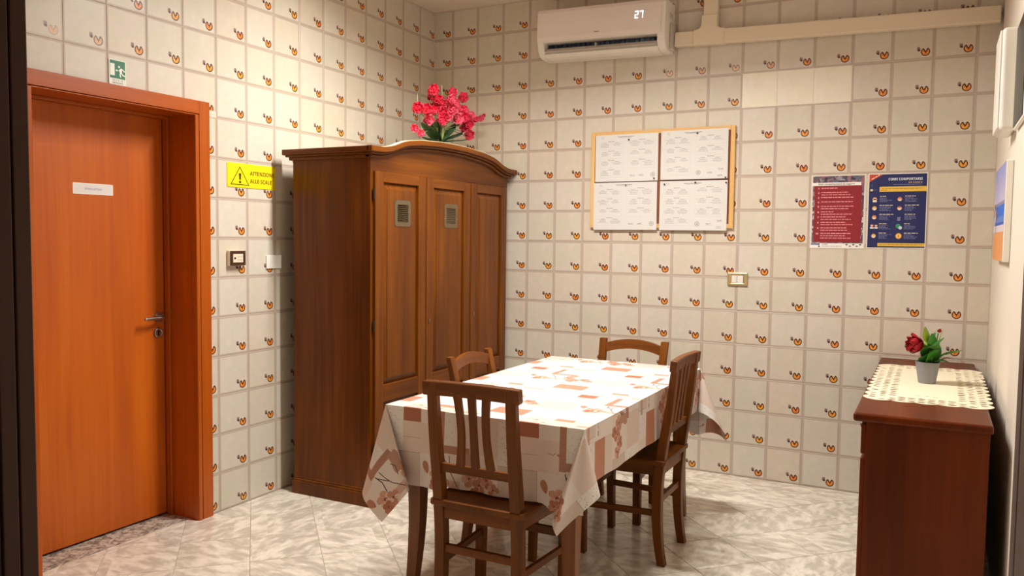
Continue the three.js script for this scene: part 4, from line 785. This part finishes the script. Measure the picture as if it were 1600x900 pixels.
{
  const t = thing('cable_trunking', 'cream plastic cable trunking running along the back wall beside the air conditioner', 'cable trunking', [1.745, 2.628, 0.002]);
  t.rotation.z = TILT;
  const put = (n, g, m) => mesh(n, uvBox(g), m, t);
  const x0 = 0.006, x1 = W - 1.745 - 0.012, hh = 0.042, dp = 0.05;
  put('duct', box(x0, -hh, 0, 0.16, hh, dp, 0.007, 3), M.creamPlastic);
  put('duct', box(0.28, -hh, 0, x1, hh, dp, 0.007, 3), M.creamPlastic);
  const v = put('riser_duct', box(-0.042, 0.12, 0, 0.042, 0.36, dp, 0.007, 3).translate(0.222, 0, 0).rotateZ(-TILT), M.creamPlastic);
  const s = new THREE.Shape();
  s.moveTo(-0.092, -0.046); s.lineTo(0.092, -0.046); s.lineTo(0.092, 0.046); s.lineTo(0.075, 0.046); s.quadraticCurveTo(0.047, 0.05, 0.047, 0.08); s.lineTo(0.047, 0.128); s.lineTo(-0.047, 0.128); s.lineTo(-0.047, 0.08); s.quadraticCurveTo(-0.047, 0.05, -0.075, 0.046); s.lineTo(-0.092, 0.046); s.closePath();
  put('tee_cover', new THREE.ExtrudeGeometry(s, { depth: dp - 0.003, bevelEnabled: true, bevelSize: 0.004, bevelThickness: 0.004, bevelOffset: -0.004, bevelSegments: 2 }).translate(0.215, 0, 0.004), M.creamPlastic);
  void v;
}

// ---------------------------------------------------------------- notice board, sheets and pins
{
  const x0 = 1.214, x1 = 2.126, y0 = 1.492, y1 = 2.1, fr = 0.026;
  const t = thing('notice_board', 'pine-framed notice board on the tiled back wall holding four white sheets', 'notice board', [(x0 + x1) / 2, y0, 0.002]);
  part('backing', box(x0 + 0.004, y0 + 0.004, 0.001, x1 - 0.004, y1 - 0.004, 0.012, 0), M.cork, t);
  for (const [a, b, c, d, gr] of [[x0, y0, x0 + fr, y1, 'y'], [x1 - fr, y0, x1, y1, 'y'], [x0 + fr, y1 - fr, x1 - fr, y1, 'x'], [x0 + fr, y0, x1 - fr, y0 + fr, 'x']])
    part('frame_bar', uvBox(box(a, b, 0.001, c, d, 0.021, 0.002), gr, a), M.pine, t);
}
function sheetTex(seed, stampX) {
  return canvasTex(820, 592, (g, w, h) => {
    const r = rng(seed);
    g.fillStyle = '#dfddda'; g.fillRect(0, 0, w, h);
    g.strokeStyle = 'rgba(120,118,122,0.35)'; g.lineWidth = 1.2;
    const words = (x, y, ww, dark, lh = 4) => { let q = x; while (q < x + ww) { const l = 6 + r() * 22; g.fillStyle = 'rgba(52,48,54,' + Math.min(1, dark * 1.35) + ')'; g.fillRect(q, y, Math.min(l, x + ww - q), lh); q += l + 4; } };
    words(w * 0.36, h * 0.045, w * 0.26, 0.55, 6); words(w * 0.38, h * 0.065, w * 0.2, 0.35, 4);
    g.strokeRect(w * 0.04, h * 0.05, 10, 14); for (let k = 0; k < 3; k++) words(w * 0.09, h * (0.04 + k * 0.02), w * 0.05, 0.3, 3);
    const block = (x, y, bw, bh) => {
      words(x + bw * 0.4, y - 12, bw * 0.24, 0.5, 5);
      g.strokeRect(x, y, bw, bh);
      g.beginPath(); g.moveTo(x + bw / 2, y); g.lineTo(x + bw / 2, y + bh); g.stroke();
      for (let c = 0; c < 2; c++) { words(x + bw * (c / 2 + 0.17), y + 6, bw * 0.16, 0.42, 4); const n = 3 + Math.floor(r() * 3); for (let k = 0; k < n; k++) { const l = bw * (0.22 + r() * 0.2); words(x + bw * (c / 2 + 0.25) - l / 2, y + 18 + k * (bh - 24) / 6, l, 0.3, 3.4); } }
    };
    for (let k = 0; k < 4; k++) block(w * 0.05, h * (0.16 + k * 0.2), w * 0.4, h * 0.15);
    for (let k = 0; k < 3; k++) block(w * 0.53, h * (0.14 + k * 0.21), w * 0.42, h * 0.16);
    const sx = w * stampX, sy = h * 0.87;
    g.strokeStyle = 'rgba(70,66,74,0.65)'; g.lineWidth = 4; g.beginPath(); g.arc(sx, sy, 26, 0, 7); g.stroke(); g.lineWidth = 1.5; g.beginPath(); g.arc(sx, sy, 17, 0, 7); g.stroke(); g.fillStyle = 'rgba(70,66,74,0.5)'; g.fillRect(sx - 7, sy - 9, 14, 18);
    for (const [a, b] of stampX > 0.8 ? [[0.56, 0.87], [0.7, 0.87]] : [[0.7, 0.87], [0.86, 0.8], [0.85, 0.93]]) { g.strokeStyle = 'rgba(70,62,76,0.8)'; g.lineWidth = 3; g.beginPath(); g.moveTo(w * a, h * b); for (let k = 0; k < 12; k++) g.lineTo(w * (a + 0.006 * (k + 1)), h * b + (r() - 0.5) * 12); g.stroke(); words(w * a, h * (b + 0.018), w * 0.08, 0.4, 3); }
  });
}
function sheet(name, x0, x1, y0, y1, z, tex, label, category, group, rot = 0, th = 0.0012, back = 0xdedcd8) {
  const w = x1 - x0, h = y1 - y0;
  const front = new THREE.PlaneGeometry(w, h).translate(0, 0, th);
  const o = mesh(name, front, std({ map: tex, roughness: 0.6 }));
  const b = mesh('backing', new THREE.BoxGeometry(w, h, th * 0.96).translate(0, 0, th * 0.48), std({ color: back, roughness: 0.7 }), o);
  void b;
  o.position.set((x0 + x1) / 2, (y0 + y1) / 2, z); o.rotation.z = rot;
  return tag(o, label, category, group);
}
{
  const grp = 'printed sheets on the notice board', z = 0.0218;
  sheet('printed_sheet', 1.245, 1.659, 1.784, 2.079, z, sheetTex(1, 0.92), 'white printed sheet, upper left of the four on the notice board', 'paper', grp, 0.004);
  sheet('printed_sheet', 1.676, 2.087, 1.788, 2.085, z, sheetTex(2, 0.57), 'white printed sheet, upper right of the four on the notice board', 'paper', grp, 0.002);
  sheet('printed_sheet', 1.238, 1.657, 1.48, 1.778, z, sheetTex(3, 0.92), 'white printed sheet, lower left of the four on the notice board', 'paper', grp, 0.004);
  sheet('printed_sheet', 1.675, 2.089, 1.479, 1.779, z, sheetTex(4, 0.57), 'white printed sheet, lower right of the four on the notice board', 'paper', grp, -0.003);
  const pinGeo = lathe([[0, 0.011], [0.0042, 0.0105], [0.0048, 0.007], [0.003, 0.005], [0.003, 0.003], [0.0045, 0.0005], [0, 0]], 12).rotateX(PI / 2), pinMat = std({ color: 0x2c2c34, roughness: 0.35 });
  for (const [x, y, l] of [[1.468, 2.044, 'top middle of the upper left sheet'], [1.636, 1.799, 'lower right corner of the upper left sheet'], [1.901, 2.063, 'top middle of the upper right sheet'], [2.077, 1.794, 'lower right corner of the upper right sheet'], [1.454, 1.76, 'top middle of the lower left sheet'], [1.704, 1.76, 'top left corner of the lower right sheet'], [1.896, 1.768, 'top middle of the lower right sheet'], [2.081, 1.763, 'top right corner of the lower right sheet']]) {
    const o = mesh('push_pin', pinGeo, pinMat); o.position.set(x, y, z + 0.0013); tag(o, 'small dark push pin at the ' + l, 'pin', 'push pins on the notice board');
  }
}
// ---------------------------------------------------------------- posters
{
  const words = (g, r, x, y, ww, lh, c) => { let q = x; g.fillStyle = c; while (q < x + ww) { const l = lh * (1.5 + r() * 4); g.fillRect(q, y, Math.min(l, x + ww - q), lh); q += l + lh * 0.7; } };
  const redT = canvasTex(560, 800, (g, w, h) => {
    const r = rng(61);
    g.fillStyle = '#e4d8cf'; g.fillRect(0, 0, w, h);
    g.save(); g.beginPath(); g.rect(20, 14, 520, 734); g.clip();
    g.fillStyle = '#5a4250'; g.fillRect(0, 0, w, h);
    const C = ['#7a4a54', '#9a6468', '#3f3648', '#4c4a60', '#8c5a60', '#b08088', '#2e2a38', '#6b6f7c', '#a9adb2', '#54505c'];
    for (let k = 0; k < 170; k++) { g.fillStyle = C[Math.floor(r() * C.length)]; g.globalAlpha = 0.75; g.beginPath(); g.ellipse(r() * w, r() < 0.45 ? r() * 110 : r() * h, 12 + r() * 60, 6 + r() * 22, r() * 3, 0, 7); g.fill(); }
    for (let k = 0; k < 26; k++) { g.fillStyle = k % 3 ? '#d8dcdc' : '#f4f4f2'; g.globalAlpha = 0.8; const rt = k % 2 ? 505 + r() * 40 : 14 + r() * 26; g.fillRect(rt, 260 + r() * 420, 6 + r() * 16, 8 + r() * 26); }
    g.restore(); g.globalAlpha = 1;
    g.fillStyle = '#f6f3ec'; g.fillRect(8, 84, 500, 34);
    g.fillStyle = '#2a2228'; g.font = 'bold 24px sans-serif'; g.textAlign = 'left'; g.fillText('Dieci comportamenti da seguire', 74, 109, 420);
    g.fillStyle = '#8c1420'; g.fillRect(38, 120, 480, 610);
    g.font = 'bold 27px sans-serif';
    const Y = [150, 196, 250, 298, 346, 406, 462, 520, 580, 640], two = [0, 1, 0, 0, 1, 1, 1, 1, 1, 2];
    Y.forEach((y, k) => { g.fillStyle = '#f0c8c8'; g.textAlign = 'right'; g.fillText(String(k + 1), 88, y + 8); for (let q = 0; q <= two[k]; q++) words(g, r, 108, y - 10 + q * 26, k === 0 ? 170 : k === 5 && q === 0 ? 130 : 250 + r() * 90, 9, '#e39aa0'); });
    g.fillStyle = '#f4f1ec'; g.fillRect(8, 742, 540, 50);
    g.fillStyle = '#3a4c8c'; g.fillRect(12, 746, 96, 14); g.fillStyle = '#33303a'; g.beginPath(); g.arc(100, 776, 9, 0, 7); g.fill();
    words(g, r, 130, 750, 60, 7, '#5a5a62'); words(g, r, 130, 772, 200, 6, '#8a8a90'); for (let k = 0; k < 5; k++) { g.fillStyle = ['#3c3c44', '#6a6a72'][k % 2]; g.fillRect(370 + k * 34, 750 + (k % 2) * 16, 22, 13); }
  });
  const blueT = canvasTex(580, 800, (g, w, h) => {
    const r = rng(62);
    g.fillStyle = '#e8e2da'; g.fillRect(0, 0, w, h);
    g.fillStyle = '#17205a'; g.fillRect(10, 10, 560, 782);
    g.fillStyle = '#c4452c'; g.beginPath(); g.moveTo(10, 10); g.lineTo(150, 10); g.lineTo(10, 92); g.fill();
    g.save(); g.translate(28, 72); g.rotate(-0.52); g.fillStyle = '#f2d8d0'; words(g, r, 6, -12, 96, 9, '#f2d8d0'); g.restore();
    g.fillStyle = '#eef2f0'; g.font = 'bold 36px sans-serif'; g.textAlign = 'right'; g.fillText('COME COMPORTARSI', 528, 76, 330);
    g.fillStyle = '#c9a878'; g.font = 'bold 25px sans-serif'; g.fillText('UN CODICE', 528, 108);
    words(g, r, 250, 118, 272, 6, '#7c82a8');
    g.fillStyle = '#e9bf4a'; g.fillRect(114, 142, 456, 54); words(g, r, 136, 160, 390, 7, '#a8801e'); words(g, r, 128, 176, 60, 6, '#a8801e');
    g.fillStyle = '#e2d9a0'; g.fillRect(22, 166, 26, 22); g.fillStyle = '#6f86a8'; g.fillRect(34, 110, 4, 36); words(g, r, 54, 174, 34, 4, '#6f86a8');
    const rows = [276, 372, 468, 568, 668];
    const ic = (x, y, k) => {
      const skin = ['#f0c090', '#e8a878', '#f2cc96'][k % 3];
      if (k === 7) { g.fillStyle = '#2f8c62'; g.beginPath(); g.arc(x - 8, y - 6, 25, 0, 7); g.fill(); g.fillStyle = '#cfe0e6'; g.beginPath(); g.arc(x + 14, y + 12, 18, 0, 7); g.fill(); return; }
      if (k === 9) { g.fillStyle = '#e89a2c'; g.beginPath(); g.arc(x, y, 31, 0, 7); g.fill(); g.fillStyle = '#f4cf70'; g.beginPath(); g.arc(x, y, 22, 0, 7); g.fill(); g.fillStyle = '#a8641c'; g.fillRect(x - 5, y - 12, 10, 24); return; }
      if (k === 5) { g.strokeStyle = '#a9b4c8'; g.lineWidth = 6; for (let q = 0; q < 3; q++) { g.beginPath(); g.arc(x - 4, y - 10 + q * 14, 16, 0.4, 2.6); g.stroke(); } return; }
      if (k === 6) { for (const [dx, c] of [[-20, '#b9524a'], [22, '#5a4a42']]) { g.fillStyle = skin; g.beginPath(); g.arc(x + dx, y - 12, 14, 0, 7); g.fill(); g.fillStyle = c; g.fillRect(x + dx - 12, y - 26, 24, 9); g.fillStyle = '#eceae4'; g.fillRect(x + dx - 18, y + 6, 36, 16); } return; }
      g.fillStyle = skin; g.beginPath(); g.arc(x, y, 22, 0, 7); g.fill();
      if (k === 0) { g.fillStyle = '#2c3434'; g.fillRect(x - 15, y - 5, 30, 9); g.fillStyle = '#eceae4'; g.fillRect(x - 20, y + 16, 40, 14); } else { g.fillStyle = ['#a86440', '#c8743c', '#d8b040'][k % 3]; g.beginPath(); g.arc(x, y - 6, 18, PI, 0); g.fill(); g.fillStyle = '#f2e6d4'; g.beginPath(); g.ellipse(x, y + 12, 14, 9, 0, 0, 7); g.fill(); }
    };
    rows.forEach((y, k) => { ic(70, y, [0, 2, 4, 6, 8][k]); ic(316, y, [1, 3, 5, 7, 9][k]); for (const x of [120, 366]) { words(g, r, x, y - 36, 60 + r() * 80, 9, '#c6bfa8'); for (let q = 0; q < 4; q++) words(g, r, x, y - 18 + q * 13, 60 + r() * 70, 7, '#6d7298'); } });
    g.fillStyle = '#e9bf4a'; g.fillRect(112, 744, 458, 34); words(g, r, 124, 756, 430, 8, '#a8801e');
  });
  sheet('poster', 2.558, 2.848, 1.381, 1.796, 0.0008, redT, 'dark red poster with ten numbered white rules on the back wall', 'poster', 'posters on the back wall', 0.004, 0.0014);
  sheet('poster', 2.857, 3.152, 1.387, 1.797, 0.0008, blueT, 'navy blue poster with small picture symbols beside the red poster', 'poster', 'posters on the back wall', 0.002, 0.0014);
}
// ---------------------------------------------------------------- sockets, switch, signs
function rr(w, h, r, d, bev, hole) {
  const s = new THREE.Shape(); const a = w / 2, b = h / 2;
  s.moveTo(-a + r, -b); s.lineTo(a - r, -b); s.quadraticCurveTo(a, -b, a, -b + r); s.lineTo(a, b - r); s.quadraticCurveTo(a, b, a - r, b); s.lineTo(-a + r, b); s.quadraticCurveTo(-a, b, -a, b - r); s.lineTo(-a, -b + r); s.quadraticCurveTo(-a, -b, -a + r, -b);
  if (hole) { const [hw, hh] = hole, p = new THREE.Path(); p.moveTo(-hw / 2, -hh / 2); p.lineTo(-hw / 2, hh / 2); p.lineTo(hw / 2, hh / 2); p.lineTo(hw / 2, -hh / 2); p.closePath(); s.holes.push(p); }
  return new THREE.ExtrudeGeometry(s, { depth: d - bev, bevelEnabled: true, bevelSize: bev, bevelThickness: bev, bevelOffset: -bev, bevelSegments: 2, curveSegments: 5 });
}
{
  const t = thing('power_socket', 'gold-framed white power socket on the tiled back wall behind the table', 'socket', [2.159, 1.19, 0.001]);
  mesh('cover_plate', rr(0.118, 0.078, 0.006, 0.011, 0.004, [0.07, 0.046]), M.paleBrass, t);
  mesh('insert', box(-0.034, -0.022, 0, 0.034, 0.022, 0.009, 0.001), M.whitePlastic, t);
  for (const y of [-0.013, 0, 0.013]) mesh('contact_hole', cyl(0.003, 0.003, 0.001, 12).rotateX(PI / 2).translate(-0.002, y, 0.0092), M.dark, t);
  for (const x of [-0.0115, 0.0115]) mesh('joint_line', box(x - 0.0004, -0.022, 0.0088, x + 0.0004, 0.022, 0.0094, 0), M.grayPlastic, t);
}
{
  const t = thing('wall_panel', 'brown-framed control plate with cream buttons beside the orange door', 'switch', [0.001, 1.298, 1.872], PI / 2);
  mesh('back_box', box(-0.05, -0.04, 0, 0.05, 0.04, 0.02, 0.003), M.creamPlastic, t);
  mesh('cover_plate', rr(0.098, 0.076, 0.003, 0.009, 0.002, [0.07, 0.046]).translate(0.002, 0, 0.0195), std({ color: 0x4a2a18, roughness: 0.5 }), t);
  mesh('insert', box(-0.032, -0.022, 0.019, 0.036, 0.022, 0.026, 0.001), M.creamPlastic, t);
  mesh('dial', cyl(0.005, 0.005, 0.003, 14).rotateX(PI / 2).translate(-0.02, 0, 0.0272), M.dark, t);
  for (const x of [0.004, 0.016, 0.028]) for (const y of [-0.008, 0.008]) mesh('button', box(x - 0.003, y - 0.004, 0.0255, x + 0.003, y + 0.004, 0.0272, 0.0005), M.grayPlastic, t);
}
{
  const t = thing('blank_plate', 'plain square white cover plate on the left wall beside the wardrobe', 'cover plate', [0.001, 1.273, 1.593], PI / 2);
  mesh('cover', rr(0.114, 0.072, 0.004, 0.008, 0.002), std({ color: 0xf6f3ea, roughness: 0.4 }), t);
  for (const x of [-0.045, 0.045]) mesh('screw', cyl(0.003, 0.003, 0.001, 10).rotateX(PI / 2).translate(x, 0, 0.0083), M.whitePlastic, t);
}
function wallSign(name, label, w, h, tex, x, y, z, th = 0.002, edge = 0xf4f4f0) {
  const t = thing(name, label, 'sign', [x, y, z], PI / 2);
  mesh('board', rr(w, h, Math.min(0.008, w * 0.05), th, 0.0006), std({ color: edge, roughness: 0.5 }), t);
  mesh('print', new THREE.PlaneGeometry(w - 0.001, h - 0.001).translate(0, 0, th + 0.0002), std({ map: tex, roughness: 0.45 }), t);
  return t;
}
{
  const yellow = canvasTex(1040, 384, (g, w, h) => {
    g.fillStyle = '#f7dc10'; g.fillRect(0, 0, w, h);
    g.strokeStyle = '#2a2006'; g.lineWidth = 13; g.lineJoin = 'miter'; g.beginPath(); g.moveTo(258, 62); g.lineTo(72, 340); g.lineTo(444, 340); g.closePath(); g.stroke();
    g.fillStyle = '#1c1404'; g.beginPath(); g.moveTo(236, 160); g.lineTo(282, 160); g.lineTo(274, 262); g.lineTo(244, 262); g.closePath(); g.fill(); g.beginPath(); g.arc(259, 298, 21, 0, 7); g.fill();
    g.fillStyle = '#3a2e08'; g.textAlign = 'left'; g.font = 'bold 88px sans-serif'; g.fillText('ATTENZIONE', 470, 176, 530); g.fillText('ALLE SCALE', 470, 300, 515);
  });
  wallSign('warning_sign', 'yellow sign with a black warning triangle reading ATTENZIONE ALLE SCALE', 0.342, 0.125, yellow, 0.001, 1.724, 1.745, 0.002, 0xe8d020);
  const exit = canvasTex(420, 520, (g, w, h) => {
    g.fillStyle = '#f0f2ea'; g.fillRect(0, 0, w, h);
    g.fillStyle = '#0c6e48'; g.beginPath(); g.moveTo(20, 16); g.lineTo(400, 16); g.lineTo(400, 390); g.lineTo(20, 390); g.fill();
    g.fillStyle = '#f2f4ec'; g.fillRect(32, 84, 108, 250);
    // arrow pointing at the door and the running figure
    g.beginPath(); g.moveTo(160, 218); g.lineTo(196, 190); g.lineTo(196, 208); g.lineTo(226, 208); g.lineTo(226, 228); g.lineTo(196, 228); g.lineTo(196, 246); g.fill();
    g.beginPath(); g.arc(250, 138, 24, 0, 7); g.fill();
    g.strokeStyle = '#f2f4ec'; g.lineCap = 'round'; g.lineJoin = 'round';
    const ln = (wd, ...p) => { g.lineWidth = wd; g.beginPath(); p.forEach(([x, y], k) => (k ? g.lineTo(x, y) : g.moveTo(x, y))); g.stroke(); };
    ln(48, [302, 186], [296, 248]); ln(24, [296, 180], [254, 208], [266, 238]); ln(24, [316, 176], [356, 196], [380, 222]); ln(28, [290, 256], [272, 298], [284, 340]); ln(28, [306, 258], [340, 300], [384, 312]);
    g.fillStyle = '#24302a'; g.font = 'bold 50px monospace'; g.textAlign = 'center'; g.fillText('USCITA DI', 210, 444, 300); g.fillText('EMERGENZA', 210, 498, 350);
  });
  wallSign('exit_sign', 'green emergency exit sign with a running figure above the orange door', 0.084, 0.108, exit, 0.001, 2.1185, 2.533, 0.002);
  const lab = canvasTex(512, 128, (g, w, h) => { g.fillStyle = '#e4e0dc'; g.fillRect(0, 0, w, h); g.strokeStyle = '#f2eee6'; g.lineWidth = 12; g.strokeRect(4, 4, w - 8, h - 8); g.fillStyle = '#9a94b0'; g.font = 'bold 34px sans-serif'; g.textAlign = 'center'; g.fillText('SPOGLIATOIO', w / 2, 76, 236); });
  wallSign('door_label', 'small white name label stuck on the orange door', 0.2, 0.05, lab, -0.1995, 1.616, 2.516, 0.0015);
}
// ---------------------------------------------------------------- right wall: canvas print and wall units at the edge of the picture
{
  const t = thing('canvas_print', 'small beach picture on canvas hanging on the white right wall', 'picture', [W - 0.001, 1.345, 0.855], -PI / 2);
  const w = 0.62, h = 0.405, th = 0.026;
  mesh('stretcher_frame', box(-w / 2, 0, 0, w / 2, h, th, 0.004), std({ color: 0xf3eee4, roughness: 0.7 }), t);
  const pic = canvasTex(512, 334, (g, W2, H2) => {
    const r = rng(31), G = g.createLinearGradient(0, 0, 0, 150); G.addColorStop(0, '#8f96cc'); G.addColorStop(1, '#c6bcd0'); g.fillStyle = G; g.fillRect(0, 0, W2, 140);
    g.fillStyle = '#8a86a8'; g.fillRect(0, 128, W2, 14); g.fillStyle = '#2c6cd0'; g.fillRect(0, 140, W2, 44); g.fillStyle = '#5a80d0'; g.fillRect(0, 180, W2, 26); g.fillStyle = '#3558b4'; g.fillRect(0, 200, W2, 10); g.fillStyle = '#d8ccd4'; g.fillRect(0, 210, W2, 24); g.fillStyle = '#e0985a'; g.fillRect(0, 234, W2, 100);
    for (let k = 0; k < 400; k++) { g.fillStyle = r() < 0.5 ? 'rgba(180,110,60,0.3)' : 'rgba(240,190,130,0.3)'; g.fillRect(r() * W2, 236 + r() * 98, 5, 2); }
    for (const [x, y, c] of [[40, 150, '#7a3a30'], [70, 170, '#e6e0dc'], [100, 160, '#6a4a50'], [140, 180, '#9c5a48'], [30, 200, '#e8e2de'], [120, 215, '#7c6a72'], [60, 228, '#c8b8b0'], [170, 165, '#705058']]) { g.fillStyle = c; g.beginPath(); g.ellipse(x, y, 14, 26, 0, 0, 7); g.fill(); }
  });
  mesh('print', new THREE.PlaneGeometry(w - 0.006, h - 0.006).translate(0, h / 2, th + 0.0005), std({ map: pic, roughness: 0.6 }), t);
}
{
  const t = thing('wall_box', 'white plastic box with rounded corners high on the right wall above the picture', 'wall box', [W - 0.001, 1.86, 1.06], -PI / 2);
  mesh('body', box(-0.14, 0.0, 0, 0.14, 0.4, 0.062, 0.018, 4), M.whitePlastic, t);
  mesh('lid', box(-0.13, 0.01, 0.058, 0.13, 0.39, 0.068, 0.008, 3), M.whitePlastic, t);
}
{
  const t = thing('wall_display', 'black glossy screen in a thin white frame at the right edge of the wall', 'screen', [W - 0.001, 1.85, 1.45], -PI / 2);
  mesh('frame', box(-0.2, 0.0, 0, 0.2, 0.4, 0.014, 0.006, 3), M.whitePlastic, t);
  mesh('screen', box(-0.19, 0.01, 0.01, 0.19, 0.385, 0.017, 0.003, 2), std({ color: 0x08080c, roughness: 0.35 }), t);
}

renderer.render(scene, camera);
